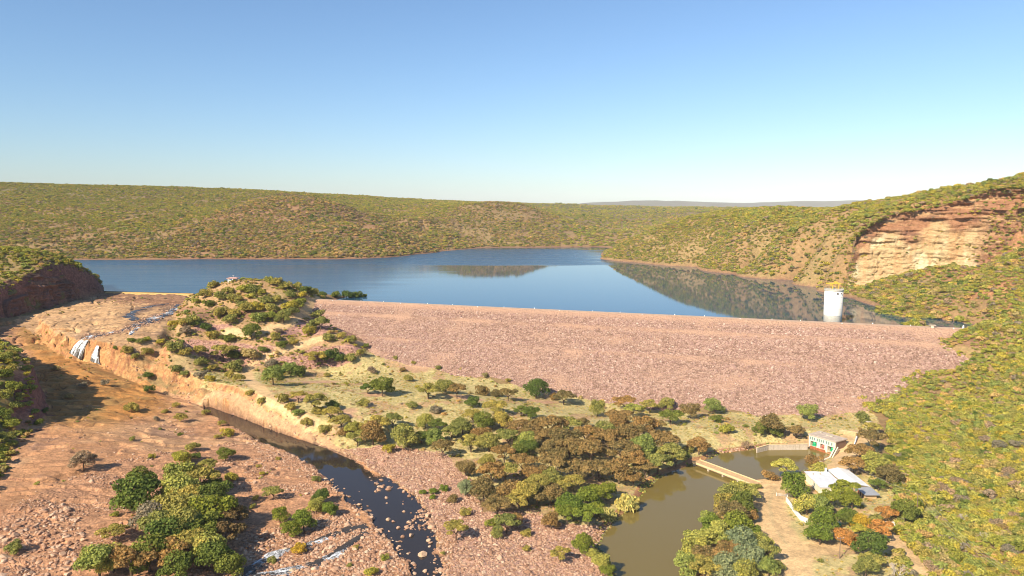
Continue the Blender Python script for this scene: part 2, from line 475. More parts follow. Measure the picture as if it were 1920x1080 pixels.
P_BANK = [W(*q)[:2] for q in ((-300, 640, 30), (20, 612, 31), (62, 606, 30), (90, 642, 26), (128, 668, 22), (188, 684, 18), (240, 708, 14), (290, 728, 9), (340, 745, 4.5), (430, 782, 3.6), (520, 812, 3.6), (600, 833, 3.6), (655, 851, 4), (720, 900, 4), (790, 960, 4), (840, 1020, 3.8), (860, 1100, 3.8), (880, 1300, 3.8))]
P_CUT = [W(*q)[:2] for q in ((360, 545, 44), (348, 556, 42), (322, 590, 39), (298, 630, 35), (286, 652, 31), (268, 664, 28), (236, 690, 20), (225, 715, 14))]
# left gorge wall (foot line) and the plateau on top of it
P_LEFT = [W(*q)[:2] for q in ((-40, 1010, 9.5), (14, 928, 10.5), (62, 850, 12), (94, 785, 13), (84, 735, 17), (20, 690, 22), (-80, 640, 28), (0, 600, 34.5), (100, 574, 38.5), (178, 553, 42), (200, 547, 43), (206, 541, 43))]
P_LEFT += [W(186, 527, 43)[:2], W(120, 512, 43)[:2], W(-100, 505, 43)[:2]]
left = []
cd('0,502,600 60,484,622 100,484,640 130,492,652 160,506,668 185,526,684 200,538,692 0,468,640 -100,470,600 60,470,660 -200,460,640', left)
cd('30,712,362 50,740,364 40,790,350 10,850,316 -10,900,300 0,668,382 -60,640,400 -120,620,440 -150,560,520 -80,520,580 -120,720,340 -150,800,300', left)

S_MAIN = MQ(main, 8.0); S_LOW = MQ(low, 10.0); S_SLAB = MQ(slab, 8.0); S_LEFT = MQ(left, 10.0)

RIVER_PX = pix('372,766 400,780 440,803 480,826 540,850 585,873 620,908 650,940 690,965 700,985 715,1008 740,1025 765,1062 770,1095 832,1095 826,1045 815,1000 806,968 786,936 745,906 700,886 660,862 600,836 520,810 430,775 392,762')
RIVER_Z = 3.0
RIVER = [W(x, y, RIVER_Z)[:2] for x, y in RIVER_PX]
POND_Z = 1.2
POND = [W(x, y, POND_Z)[:2] for x, y in pix('1283,876 1245,888 1207,914 1196,940 1170,960 1148,978 1128,1002 1118,1025 1130,1048 1150,1072 1165,1110 1290,1110 1312,1060 1330,1020 1352,985 1375,950 1398,925 1412,912 1403,905 1300,866')]
UPOND = [W(x, y, POND_Z)[:2] for x, y in pix('1322,862 1345,850 1418,842 1440,838 1514,838 1556,852 1538,866 1512,884 1480,893 1440,897 1412,901 1403,905 1300,866')]

def polyline_z(P3):
    return [(p[0], p[1]) for p in P3]

def height(x, y):
    zm = S_MAIN(x, y)
    r = np.sqrt(x * x + y * y)
    hillw = sstep(560, 900, r)
    hill_land = sstep(44, 60, zm) * hillw
    zm = zm + hill_land * (fbm(x, y, 130, 4, 3) * 5) * sstep(30, 60, zm)
    near = r < 1000
    zl = S_LOW(x, y); zs = S_SLAB(x, y)
    # ledges of the bare rock bed
    lx = x * 0.9 + y * 0.35; ly = y * 0.9 - x * 0.35
    rough_ = fbm(lx / 2.6, ly, 9, 5, 21)
    led = fbm(lx / 3.0, ly, 22, 5, 31) * 3.4
    ter = (np.floor(led / 1.1) + sstep(0.82, 1.0, led / 1.1 - np.floor(led / 1.1))) * 1.1 - led
    crack = sstep(0.09, 0.0, np.abs(fbm(lx / 2.6, ly, 24, 4, 55))) * 2.6 + sstep(0.07, 0.0, np.abs(fbm(lx, ly / 1.5, 30, 4, 57))) * 2.0
    crack = crack * sstep(-0.1, 0.25, fbm(x, y, 40, 2, 59)) * sstep(300, 340, r)
    zl = zl + ter * 1.3 - crack + rough_ * 0.55 + fbm(x, y, 30, 3, 41) * 0.7
    ls = fbm(lx / 2.2, ly, 16, 4, 51) * 3.0
    ters = (np.floor(ls / 0.8) + sstep(0.75, 1.0, ls / 0.8 - np.floor(ls / 0.8))) * 0.8 - ls
    zs = zs + ters * 1.5 - crack * 1.2 + rough_ * 0.5
    zm = zm + near * (fbm(x, y, 14, 4, 61) * 0.55) * (r < 620)
    # spillway cut between slab and knoll
    sc_ = sd_line(x, y, P_CUT) + fbm(x, y, 9, 3, 71) * 1.6
    wcut = np.maximum(sstep(-1.0, 10.0, sc_), sstep(775, 800, r))
    hi = zs * (1 - wcut) + zm * wcut
    # step from the high ground down to the riverbed
    sb = sd_line(x, y, P_BANK)
    sbn = sb + fbm(x, y, 7, 4, 81) * 2.6 + (hash2(np.floor(x / 5 + y / 9), np.floor(y / 6), 83)) * 1.6 * sstep(-225, -250, x)
    wb = np.maximum(np.clip((sbn + 1.5) / (6.0 + 7.0 * sstep(-262, -215, x)), 0, 1), sstep(640, 700, r))
    z = zl * (1 - wb) + hi * wb
    return z, zm, zl, zs, sb, sc_

# which side of P_CUT / P_BANK is the high ground
def side_sign(P, q):
    return float(np.sign(sd_line(np.array([q[0]]), np.array([q[1]]), P)[0]))
SG_CUT = side_sign(P_CUT, W(450, 560, 60)); SG_BANK = side_sign(P_BANK, W(500, 720, 16)); SG_LEFT = side_sign(P_LEFT, (-600.0, 500.0))
_sd = sd_line
def sd_line(x, y, P):
    s = _sd(x, y, P)
    if P is P_CUT: s = s * SG_CUT
    elif P is P_BANK: s = s * SG_BANK
    elif P is P_LEFT: s = s * SG_LEFT
    return s

# polar grid: even detail at every distance
rows = [165.0]
while rows[-1] < 15000:
    r_ = rows[-1]; rows.append(r_ * (1.0021 if r_ < 720 else 1.004 if r_ < 2700 else 1.02))
RR = np.array(rows); NT_ = 1240
TH = np.linspace(-R(43), R(43), NT_)
RG, TG = np.meshgrid(RR, TH, indexing='ij')
XG = RG * np.sin(TG); YG = RG * np.cos(TG)
ZG, ZM, ZL, ZS, SB, SCUT = height(XG, YG)
LW = sd_line(XG, YG, P_LEFT)
wl = sstep(0.0, 8.0, LW + fbm(XG, YG, 12, 4, 91) * 2.5)
zleft = S_LEFT(XG, YG) + fbm(XG, YG, 18, 4, 95) * 1.2
nearleft = (RG < 840) & (XG < -120)
ZG = np.where(nearleft & (zleft > ZG), ZG * (1 - wl) + zleft * wl, ZG)
lake_left = np.where(nearleft & (LW < 0) & (YG > 690) & (XG < -330), np.minimum(ZG, 38), ZG)
ZG = np.where((YG > 700) & (YG < 900), lake_left, ZG)
sill = _sd(XG, YG, [W(120, 545, 43)[:2], W(410, 551, 43)[:2]]); sill = sill * np.sign(_sd(np.array([-400.0]), np.array([900.0]), [W(120, 545, 43)[:2], W(410, 551, 43)[:2]])[0])
ZG = np.where((sill > 1.5) & (RG < 840) & (LW < 0) & (XG < -285) & (XG > -430), np.minimum(ZG, 39.0), ZG)
# water basins
rv = sd_poly(XG, YG, RIVER); 
nn = fbm(XG, YG, 9, 4, 101) * 3.0 * sstep(345, 310, YG) + fbm(XG, YG, 5, 3, 102) * 0.8
near_r = np.abs(rv) < 60
isl = np.maximum(0, fbm(XG, YG, 6, 3, 111) - 0.15) * 3.0 * sstep(300, 250, YG)
ZG = np.where(rv + nn < 0, np.minimum(ZG, RIVER_Z - np.minimum(1.4, 0.35 * -(rv + nn)) + isl), np.where(near_r, np.maximum(ZG, RIVER_Z + np.minimum(0.5, 0.15 * (rv + nn))), ZG))
pv = np.minimum(sd_poly(XG, YG, POND), sd_poly(XG, YG, UPOND)) + fbm(XG, YG, 6, 3, 121) * 0.6
ZG = np.where(pv < 0, np.minimum(ZG, POND_Z - np.minimum(1.5, 0.4 * -pv)), np.where(pv < 25, np.minimum(np.maximum(ZG, POND_Z + np.minimum(0.9, 0.3 * pv)), POND_Z + 0.2 + 0.38 * pv), ZG))
PX, PY = project(XG, YG, ZG)

LNR = np.log(RR)
def zat(x, y):
    x = np.asarray(x, float); y = np.asarray(y, float)
    r = np.sqrt(x * x + y * y); th = np.arctan2(x, y)
    fi = np.interp(np.log(r), LNR, np.arange(len(RR))); fj = (th - TH[0]) / (TH[1] - TH[0])
    fi = np.clip(fi, 0, len(RR) - 1.001); fj = np.clip(fj, 0, NT_ - 1.001)
    i = fi.astype(int); j = fj.astype(int); a = fi - i; b = fj - j
    return (ZG[i, j] * (1 - b) + ZG[i, j + 1] * b) * (1 - a) + (ZG[i + 1, j] * (1 - b) + ZG[i + 1, j + 1] * b) * a
def G(px, py):
    """point of the ground seen at a photo pixel"""
    d = ray(px, py); h = math.hypot(d[0], d[1]); th = math.atan2(d[0], d[1])
    zr = CAM_Z + RR * d[2] / h
    j = int(np.clip(round((th - TH[0]) / (TH[1] - TH[0])), 0, NT_ - 1))
    k = np.nonzero(zr < ZG[:, j])[0]
    k = k[0] if len(k) else len(RR) - 1
    if k > 0:
        g0 = zr[k - 1] - ZG[k - 1, j]; g1 = zr[k] - ZG[k, j]
        f = g0 / (g0 - g1) if g0 != g1 else 0
        r = RR[k - 1] + f * (RR[k] - RR[k - 1])
    else: r = RR[0]
    return Vector((r * math.sin(th), r * math.cos(th), CAM_Z + r * d[2] / h))

# ------------------------------------------------------------------ ground cover
jx = fbm(XG, YG, 8, 3, 131); jy = fbm(XG, YG, 8, 3, 141)
vis = RG < 800
QX = PX + jx * 9; QY = PY + jy * 6
def zone(s, feather=None):
    return in_poly(QX, QY, pix(s)) & vis
ALB = np.zeros(XG.shape + (3,), np.float32); STONY = np.zeros(XG.shape, np.float32); GRASSY = np.zeros(XG.shape, np.float32)
def paint(mask, c, stony=None, grassy=None):
    m = mask.astype(np.float32) if mask.dtype == bool else mask.astype(np.float32)
    for k in range(3): ALB[..., k] = ALB[..., k] * (1 - m) + c[k] * m
    if stony is not None: STONY[...] = STONY * (1 - m) + stony * m
    if grassy is not None: GRASSY[...] = GRASSY * (1 - m) + grassy * m
big = fbm(XG, YG, 45, 4, 151); mid = fbm(XG, YG, 12, 4, 161)
paint(np.ones(XG.shape, bool), (0.29, 0.175, 0.08), 0.2, 0.5)
paint(sstep(-0.1, 0.3, big) * 0.6, (0.29, 0.205, 0.088))
paint(sstep(1500, 3000, RG) * 0.85, (0.13, 0.125, 0.05), 0, 0.6)
spur = in_poly(PX + jx * 6, PY + jy * 5, pix('330,440 400,402 470,378 530,364 600,374 660,392 720,424 780,446 832,468 700,486 300,486')) & (RG > 900)
paint(spur * 0.75, (0.31, 0.165, 0.085), 0.2, 0.3)
# flats below the dam
flat = zone('285,690 400,690 470,700 560,690 700,660 860,700 1000,730 1250,768 1420,776 1640,770 1650,830 1640,880 1700,960 1800,1090 1280,1090 1300,900 1120,1000 880,930 830,850 650,845 520,800 400,740')
paint(flat, (0.52, 0.415, 0.18), 0.05, 0.7)
paint(sstep(0.15, 0.4, mid) * flat * 0.7, (0.44, 0.24, 0.14))
knoll = zone('281,690 290,640 350,550 440,520 560,528 610,556 640,640 690,655 600,690 480,700')
paint(knoll, (0.42, 0.255, 0.13), 0.3, 0.55)
paint(sstep(0.1, 0.4, big) * knoll * 0.6, (0.42, 0.33, 0.15))
paint(zone('640,840 740,835 830,850 880,900 900,960 1000,960 1060,985 1130,985 1125,1020 1150,1100 820,1100 820,1000 790,935 700,885'), (0.4, 0.245, 0.18), 1.0, 0.08)
rb = (SB < 1.5) & vis & (XG < -20)
paint(rb, (0.46, 0.245, 0.125), 0.3, 0.12)
paint(rb * sstep(-0.2, 0.35, fbm(XG, YG, 20, 4, 171)) * 0.6, (0.49, 0.305, 0.165))
paint(rb * sstep(0.2, 0.5, fbm(XG, YG, 12, 4, 181)) * 0.55, (0.26, 0.155, 0.11))
paint(rb & zone('0,960 200,870 330,850 450,830 540,850 600,880 650,940 700,1000 830,1100 0,1100'), (0.43, 0.235, 0.13), 0.7, 0.1)
orz = sstep(28, -22, sd_poly(QX + mid * 22, QY + big * 14, pix('40,590 130,655 200,690 290,730 310,765 200,800 90,800'))) * rb
paint(orz * 0.9, (0.44, 0.205, 0.055), 0.1, 0.25)
paint(orz * sstep(0.0, 0.35, mid) * 0.7, (0.27, 0.17, 0.065))
sl = zone('20,604 200,546 356,549 300,628 281,660 240,668 190,660 110,648') & (SCUT < 2)
paint(sl, (0.47, 0.29, 0.15), 0.15, 0.05)
paint(sl * sstep(0.05, 0.4, mid) * 0.6, (0.30, 0.19, 0.12))
paint(sl * sstep(-0.5, -0.1, -np.abs(fbm(XG, YG, 18, 4, 191))) * 0.25, (0.52, 0.36, 0.19))
CAS = [tuple(G(*q))[:2] for q in pix('336,572 305,590 288,596 272,604 252,613 232,620 212,624 190,629 172,632')]
CAS2 = [tuple(G(*q))[:2] for q in pix('318,570 270,577 240,592')]
cw = np.minimum(dist_line(XG, YG, CAS), dist_line(XG, YG, CAS2)) + fbm(XG, YG, 9, 3, 197) * 7
paint(sstep(11, 4, cw) * sl * 0.85, (0.17, 0.11, 0.08))
# cut faces: ochre rock banded with pale yellow
gr_ = np.gradient(ZG, axis=0) / np.gradient(RG, axis=0); gt_ = np.gradient(ZG, axis=1) / (RG * (TH[1] - TH[0]))
SLP = np.sqrt(gr_ ** 2 + gt_ ** 2)
face = sstep(0.7, 1.3, SLP) * vis * ((np.abs(SB) < 14) | (np.abs(SCUT) < 12))
paint(face, (0.42, 0.215, 0.09), 0.6, 0.0)
band = fbm(ZG * 3.0 + XG * 0.05, XG * 0.15, 3.0, 4, 201)
paint(face * sstep(0.0, 0.3, band), (0.47, 0.29, 0.125))
paint(face * sstep(0.15, 0.45, fbm(XG, YG, 4, 3, 211)) * 0.7, (0.3, 0.135, 0.07))
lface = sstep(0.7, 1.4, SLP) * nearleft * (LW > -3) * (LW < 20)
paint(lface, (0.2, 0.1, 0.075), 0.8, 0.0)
paint(((LW > 14) & nearleft), (0.28, 0.19, 0.08), 0.1, 0.9)
# pale sandy strip at the river's right edge and orange mud by the pond
paint(((rv > 0) & (rv < 4) & vis & (SB > -6) & (PY < 860)), (0.46, 0.285, 0.15), 0.3, 0)
pv_ = np.minimum(sd_poly(XG, YG, POND), sd_poly(XG, YG, UPOND))
paint(((pv_ > -2) & (pv_ < 2.5) & vis) * 0.85, (0.33, 0.15, 0.075), 0.4, 0)
wet = (rv < 1.2) & vis & (ZG < RIVER_Z + 0.5)
paint(wet * 0.8, (0.16, 0.09, 0.06))
# rubble benches of the knoll
BENCH = ['345,636 420,640 520,652 505,682 440,690 350,660', '540,668 600,650 660,648 690,658 640,684 560,692 512,676', '515,606 575,598 622,612 600,628 520,632', '360,612 440,606 440,620 372,622', '625,575 690,640 640,630 600,590']
for s in BENCH: paint(zone(s), (0.38, 0.215, 0.165), 1.0, 0.05)
# red scree and bare shore line of the reservoir
shore = sstep(2.2, 0.6, ZG - LAKE) * (RG > 480) * (ZG > 40)
paint(shore * 0.85, (0.25, 0.135, 0.08), 0.4, 0)
rr_ = zone('1640,560 1640,440 1660,400 1800,360 1925,330 1925,620 1860,560 1800,560 1740,600 1640,560')
paint(rr_ * sstep(-0.15, 0.2, fbm(XG, YG, 22, 4, 221)) * 0.8, (0.38, 0.18, 0.085), 0.5, 0.1)
paint(in_poly(PX, PY, pix('1680,925 1765,930 1785,980 1700,992')) & vis, (0.36, 0.31, 0.11), 0.05, 1.0)
# dirt tracks
TRACKS = [('600,560 585,574 572,590 543,607 500,618 470,626 425,622', 3.2), ('690,648 650,636 612,632 560,646 520,660 482,676 462,692 470,716 500,742 545,768 585,795', 2.6),
          ('1452,918 1442,945 1450,985 1474,1020 1488,1050 1484,1100', 4.8), ('1484,1046 1525,1026 1560,1022', 4.0), ('1590,842 1588,866 1556,886 1520,902 1470,912 1430,906', 4.0),
          ('1672,1008 1702,1042 1732,1078', 2.6), ('1600,822 1588,860', 5.5)]
TRK = np.zeros(XG.shape)
jit = fbm(XG, YG, 5, 3, 231) * 0.9
for s, w in TRACKS:
    P = [tuple(G(*q))[:2] for q in pix(s)]
    d = dist_line(XG, YG, P) + jit
    TRK = np.maximum(TRK, (d < w) * vis)
    paint(sstep(w + 2.5, w, d) * vis, (0.6, 0.4, 0.2), 0.05, 0.05)
    if w > 4:
        paint(sstep(w * 0.22, 0, d) * vis * 0.5, (0.5, 0.38, 0.2), 0.05, 0.5)
for q, rad in (((590, 716), 12), ((780, 690), 12), ((640, 772), 9), ((560, 745), 8), ((870, 745), 9), ((1010, 752), 8), ((700, 740), 6)):
    g = G(*q); d = np.hypot((XG - g.x) * 0.6, YG - g.y) + jit * 5
    paint(sstep(rad, rad * 0.4, d) * vis * 0.8, (0.46, 0.25, 0.16), 0.1, 0.1)

BED = (np.clip(rb * sstep(-2, -7, SB) * (1 - STONY * 0.9) * (LW < 0) + sl * 0.9, 0, 1) * (TRK < .5)).astype(np.float32)
# ------------------------------------------------------------------ ground objects cut from the one sheet
def ground_piece(name, fmask):
    ii, jj = np.nonzero(fmask)
    idx = ii * NT_ + jj
    quads = np.stack([idx, idx + 1, idx + 1 + NT_, idx + NT_], 1)
    u, inv = np.unique(quads.ravel(), return_inverse=True)
    f = inv.reshape(-1, 4)
    v = np.stack([XG.ravel()[u], YG.ravel()[u], ZG.ravel()[u]], 1)
    # upward winding
    me = np_mesh(name, v, f[:, ::-1], M['earth'], smooth=True)
    set_col(me, 'albedo', ALB.reshape(-1, 3)[u]); set_f(me, 'stony', STONY.ravel()[u]); set_f(me, 'grassy', GRASSY.ravel()[u]); set_f(me, 'bedrock', BED.ravel()[u])
    o = bpy.data.objects.new(name, me); link(o); tag(o, kind='structure'); return o
Fc = np.zeros((len(RR) - 1, NT_ - 1), int)
def fm(a): return a[:-1, :-1]
Fc[fm(RG > 800)] = 3
Fc[fm((XG > 0) & (ZG > 9) & (RG <= 800) & (SB > 5) & (PX > 1600))] = 2
Fc[fm((ZG > 6.0) & (PX > 1665) & (RG < 500) & (PY > 780) & (SB > 5))] = 2
Fc[fm((RG > 640) & (XG > 120))] = 2
Fc[fm((SB < 1.5) & (RG < 800) & (XG < -10))] = 1
Fc[fm(sl)] = 1
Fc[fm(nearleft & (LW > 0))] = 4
Fc[fm(TRK > 0.5)] = 5
piece_names = ['ground', 'riverbed', 'hillside', 'hills', 'gorge_wall', 'dirt_track']
for k, nme in enumerate(piece_names): ground_piece(nme, Fc == k)

# ------------------------------------------------------------------ water
def water_material(name, deep, rough0, rough1, bump, scale, spec=0.5, patch=0.012):
    t = NT(name); p = t.pos()
    t.b.inputs['IOR'].default_value = 1.33; t.b.inputs['Specular IOR Level'].default_value = spec
    t.base(deep)
    pn = t.noise(t.scalev(p, (0.6, 1.6, 1)), patch, 3, 0.5)
    m = t.ramp(pn, [(0.42, 0.0), (0.6, 1.0)])
    rr = t.math('ADD', t.math('MULTIPLY', m, rough1 - rough0), rough0)
    t.rough(rr)
    h = t.noise(t.scalev(p, (1.0, 2.2, 1.0)), scale, 3, 0.6)
    bn = t.n('ShaderNodeBump'); bn.inputs['Distance'].default_value = 0.2
    t.lk(t.math('MULTIPLY', t.math('ADD', t.math('MULTIPLY', m, 0.85), 0.15), bump), bn.inputs['Strength'])
    t.lk(h, bn.inputs['Height']); t.lk(bn.outputs[0], t.b.inputs['Normal'])
    return t.m
def lake_material():
    t = NT('lake_water'); p = t.pos()
    t.b.inputs['IOR'].default_value = 1.33; t.b.inputs['Specular IOR Level'].default_value = 0.5
    t.base((0.018, 0.065, 0.115))
    sx = t.n('ShaderNodeSeparateXYZ'); t.lk(p, sx.inputs[0])
    nz = t.math('MULTIPLY', t.math('SUBTRACT', t.noise(t.scalev(p, (0.4, 2.2, 1)), 0.012, 4, 0.6), 0.5), 170.0)
    X = t.math('ADD', sx.outputs[0], nz); Y = t.math('ADD', sx.outputs[1], nz)
    def mr(v, a, b):
        nd = t.n('ShaderNodeMapRange', interpolation_type='SMOOTHSTEP'); t.lk(v, nd.inputs[0]); nd.inputs[1].default_value = a; nd.inputs[2].default_value = b
        return nd.outputs[0]
    band = t.math('MULTIPLY', mr(Y, 985, 1025), mr(Y, 1480, 1360))
    leftw = t.math('MULTIPLY', mr(X, -60, -200), 0.75)
    m = t.math('MULTIPLY', t.math('MAXIMUM', band, leftw), mr(X, 190, 90))
    m = t.math('MULTIPLY', m, t.math('ADD', 0.6, t.math('MULTIPLY', t.noise(t.scalev(p, (0.5, 2.5, 1)), 0.02, 3, 0.6), 0.7)))
    t.rough(t.math('ADD', t.math('MULTIPLY', m, 0.26), 0.03))
    bn = t.n('ShaderNodeBump'); bn.inputs['Distance'].default_value = 0.25
    t.lk(t.math('ADD', t.math('MULTIPLY', m, 0.22), 0.02), bn.inputs['Strength'])
    t.lk(t.noise(t.scalev(p, (1.0, 2.0, 1.0)), 0.3, 3, 0.6), bn.inputs['Height']); t.lk(bn.outputs[0], t.b.inputs['Normal'])
    return t.m
M['lake'] = lake_material()
M['river'] = water_material('river_water', (0.03, 0.024, 0.02), 0.02, 0.08, 0.05, 1.2, patch=0.05)
M['pond'] = water_material('pond_water', (0.17, 0.125, 0.035), 0.03, 0.09, 0.03, 1.2, patch=0.05)
def sheet(name, P, z, mat):
    b = MB(); b.add([(p[0], p[1], z) for p in P], [tuple(range(len(P)))])
    me = b.mesh(name, mat, fix=False)
    if me.polygons[0].normal.z < 0: me.flip_normals()
    return tag(link(bpy.data.objects.new(name, me)), kind='structure')
ext = 1.5
Bk = B_[:2] + DT * 18; Ak = A_[:2] - DT * 0
lake = [tuple(Ak + DN * -1.0), tuple(B_[:2] + DN * -1.0), tuple(Bk + DN * -1), (330, 470), (420, 700), (420, 1400), (300, 2000), (-2600, 2400), (-2600, 700), (-520, 712), (-420, 698), tuple(W(204, 546, LAKE)[:2]), tuple(W(352, 549.5, LAKE)[:2]), tuple(WD(420, 540, 640)[:2]), tuple(WD(560, 548, 615)[:2])]
sheet('reservoir_water', lake, LAKE, M['lake'])
def grow(P, d):
    P = np.array(P); c = P.mean(0); out = []
    n = len(P); area = 0
    for i in range(n): area += P[i - 1][0] * P[i][1] - P[i][0] * P[i - 1][1]
    s = -1 if area > 0 else 1
    for i in range(n):
        t = P[(i + 1) % n] - P[i - 1]; t = t / np.linalg.norm(t); out.append(P[i] + s * d * np.array([-t[1], t[0]]))
    return out
sheet('river_water', grow(RIVER, 3.0), RIVER_Z, M['river'])
pond_all = list(POND[:-1]) + [UPOND[0]] + list(UPOND[1:11])
sheet('pond_water', grow(POND, 1.5), POND_Z, M['pond'])
sheet('tailrace_water', grow(UPOND, 1.5), POND_Z + 0.02, M['pond'])

# ------------------------------------------------------------------ the rockfill dam
def dam_material():
    t = NT('rockfill'); p = t.pos()
    n1 = t.noise(p, 0.5, 5, 0.7); v = t.voro(p, 0.8, out='Color'); s = t.n('ShaderNodeSeparateColor'); t.lk(v, s.inputs[0])
    c = t.ramp(s.outputs[0], [(0.0, (0.2, 0.115, 0.08)), (0.5, (0.32, 0.195, 0.14)), (1.0, (0.42, 0.275, 0.2))])  # darker than the riprap: shade between the stones put into the colour
    c = t.mix(1.0, c, t.ramp(n1, [(0.3, 0.8), (0.7, 1.2)]), 'MULTIPLY')
    c = t.mix(t.attr('fines', 'Fac'), c, (0.44, 0.27, 0.18))
    t.base(c); t.bump(t.voro(p, 0.8), 0.9, 1.0); return t.m
M['dam'] = dam_material()
M['crest'] = m_plain('crest_gravel', (0.5, 0.335, 0.225), 0.9, 0.2, 0.3)
dam = empty('embankment_dam', (0, 0, 0))
tag(dam, 'long pinkish rockfill dam wall holding back the blue reservoir', 'dam')
NS = 480
ss = np.linspace(-22, DAM_L + 14, NS)
prof = []                                   # (offset downstream, drop)
off = HALF; drop = 0
for k in range(64):
    prof.append((off, drop)); step_ = 1.1
    if 15.0 < off < 17.0 or 42.0 < off < 44.0: drop += step_ * 0.12
    else: drop += step_ / (SLOPE * 0.955)
    off += step_ * 1.35
PO = np.array([p[0] for p in prof]); PDp = np.array([p[1] for p in prof])
SS, OO = np.meshgrid(ss, PO, indexing='ij'); DD = np.broadcast_to(PDp, SS.shape) * 1.0
PDp2 = (PO - HALF) / SLOPE
berm = np.exp(-((PO - 17) / 1.6) ** 2) * 0.5 + np.exp(-((PO - 40) / 1.6) ** 2) * 0.5
DD = np.broadcast_to(PDp2 - berm, SS.shape)
XX = A_[0] + DT[0] * SS + DN[0] * OO; YY = A_[1] + DT[1] * SS + DN[1] * OO
bum = fbm(SS, OO, 3.0, 3, 301) * 0.35 + fbm(SS, OO, 30, 3, 305) * 0.5
bum[:, 0] = 0
ZZ = CREST - DD + bum
def gridfaces(a, b):
    i, j = np.meshgrid(np.arange(a - 1), np.arange(b - 1), indexing='ij'); q = (i * b + j).ravel()
    return np.stack([q, q + b, q + b + 1, q + 1], 1)
me = np_mesh('face', np.stack([XX.ravel(), YY.ravel(), ZZ.ravel()], 1), gridfaces(NS, len(PO))[:, ::-1], M['dam'], True)
fin = np.exp(-((OO - 18) / 1.8) ** 2) * 0.95 * sstep(0, 1, fbm(SS, OO, 25, 3, 311) + 0.7) + np.exp(-((OO - 41) / 1.8) ** 2) * 0.7 * sstep(0, 1, fbm(SS, OO, 25, 3, 315) + 0.6) + sstep(0.2, 0.5, fbm(SS / 2, OO, 14, 4, 313)) * 0.6 + sstep(11, 5, OO) * 0.9
set_f(me, 'fines', np.clip(fin, 0, 1).ravel())
face_o = link(bpy.data.objects.new('downstream_face', me), dam)
b = MB()
q0 = A_[:2] - DT * 20; q1 = B_[:2] + DT * 14
def dq(s, o, z): p = A_[:2] + DT * s + DN * o; return (p[0], p[1], z)
b.add([dq(-22, HALF, CREST), dq(DAM_L + 14, HALF, CREST), dq(DAM_L + 14, -HALF, CREST), dq(-22, -HALF, CREST)], [(0, 1, 2, 3)])
b.add([dq(-2, -HALF, CREST - 0.004), dq(DAM_L + 14, -HALF, CREST - 0.004), dq(DAM_L + 14, -HALF - 18, CREST - 11), dq(-2, -HALF - 18, CREST - 11)], [(0, 1, 2, 3)])
b.build('crest_road', M['crest'], dam)

# ------------------------------------------------------------------ scattering (loose rock, far bush)
lib = bpy.data.collections.new('templates')            # not linked to the scene: only a source of shapes
def lib_coll(name, objs):
    c = bpy.data.collections.new(name)
    for o in objs: c.objects.link(o)
    return c
def scatter(name, pts, rot, scl, idx, coll, parent=None, kind='stuff'):
    me = bpy.data.meshes.new(name)
    n = len(pts); me.vertices.add(n); me.vertices.foreach_set('co', np.ascontiguousarray(pts, np.float32).ravel())
    a = me.attributes.new('rot', 'FLOAT_VECTOR', 'POINT'); a.data.foreach_set('vector', np.ascontiguousarray(rot, np.float32).ravel())
    a = me.attributes.new('scl', 'FLOAT_VECTOR', 'POINT'); a.data.foreach_set('vector', np.ascontiguousarray(scl, np.float32).ravel())
    a = me.attributes.new('pick', 'INT', 'POINT'); a.data.foreach_set('value', np.ascontiguousarray(idx, np.int32))
    me.update()
    o = link(bpy.data.objects.new(name, me), parent); tag(o, kind=kind)
    ng = bpy.data.node_groups.new(name + '_nodes', 'GeometryNodeTree')
    ng.interface.new_socket('Geometry', in_out='INPUT', socket_type='NodeSocketGeometry')
    ng.interface.new_socket('Geometry', in_out='OUTPUT', socket_type='NodeSocketGeometry')
    N = ng.nodes; L = ng.links
    gi = N.new('NodeGroupInput'); go = N.new('NodeGroupOutput')
    ip = N.new('GeometryNodeInstanceOnPoints'); ci = N.new('GeometryNodeCollectionInfo')
    ci.inputs['Collection'].default_value = coll; ci.inputs['Separate Children'].default_value = True; ci.inputs['Reset Children'].default_value = True
    def at(nm, ty):
        x = N.new('GeometryNodeInputNamedAttribute'); x.data_type = ty; x.inputs[0].default_value = nm; return x.outputs['Attribute']
    L.new(gi.outputs[0], ip.inputs['Points']); L.new(ci.outputs[0], ip.inputs['Instance'])
    ip.inputs['Pick Instance'].default_value = True
    L.new(at('pick', 'INT'), ip.inputs['Instance Index'])
    e2r = N.new('FunctionNodeEulerToRotation'); L.new(at('rot', 'FLOAT_VECTOR'), e2r.inputs[0]); L.new(e2r.outputs[0], ip.inputs['Rotation'])
    L.new(at('scl', 'FLOAT_VECTOR'), ip.inputs['Scale'])
    L.new(ip.outputs[0], go.inputs[0])
    md = o.modifiers.new('scatter', 'NODES'); md.node_group = ng
    return o

def rock_mesh(name, seed, mat, sub=1, flat=0.75):
    r = random.Random(seed)
    bm = bmesh.new(); bmesh.ops.create_icosphere(bm, subdivisions=sub, radius=1.0)
    planes = [(Vector((r.gauss(0, 1), r.gauss(0, 1), r.gauss(0, 1))).normalized(), r.uniform(0.5, 0.9)) for _ in range(7)]
    for v in bm.verts:
        p = v.co.copy()
        for n_, d in planes:
            k = p.dot(n_)
            if k > d: p -= n_ * (k - d)
        v.co = p * (1 + r.uniform(-0.08, 0.08)); v.co.z *= flat
    me = bpy.data.meshes.new(name); bm.to_mesh(me); bm.free(); me.materials.append(mat); return me
rip_c = lib_coll('riprap_shapes', [bpy.data.objects.new('rock_a%d' % k, rock_mesh('rock', 100 + k, M['riprap'], 2)) for k in range(6)])
rub_c = lib_coll('rubble_shapes', [bpy.data.objects.new('rock_b%d' % k, rock_mesh('rock', 200 + k, M['rubble'], 2, 0.65)) for k in range(6)])

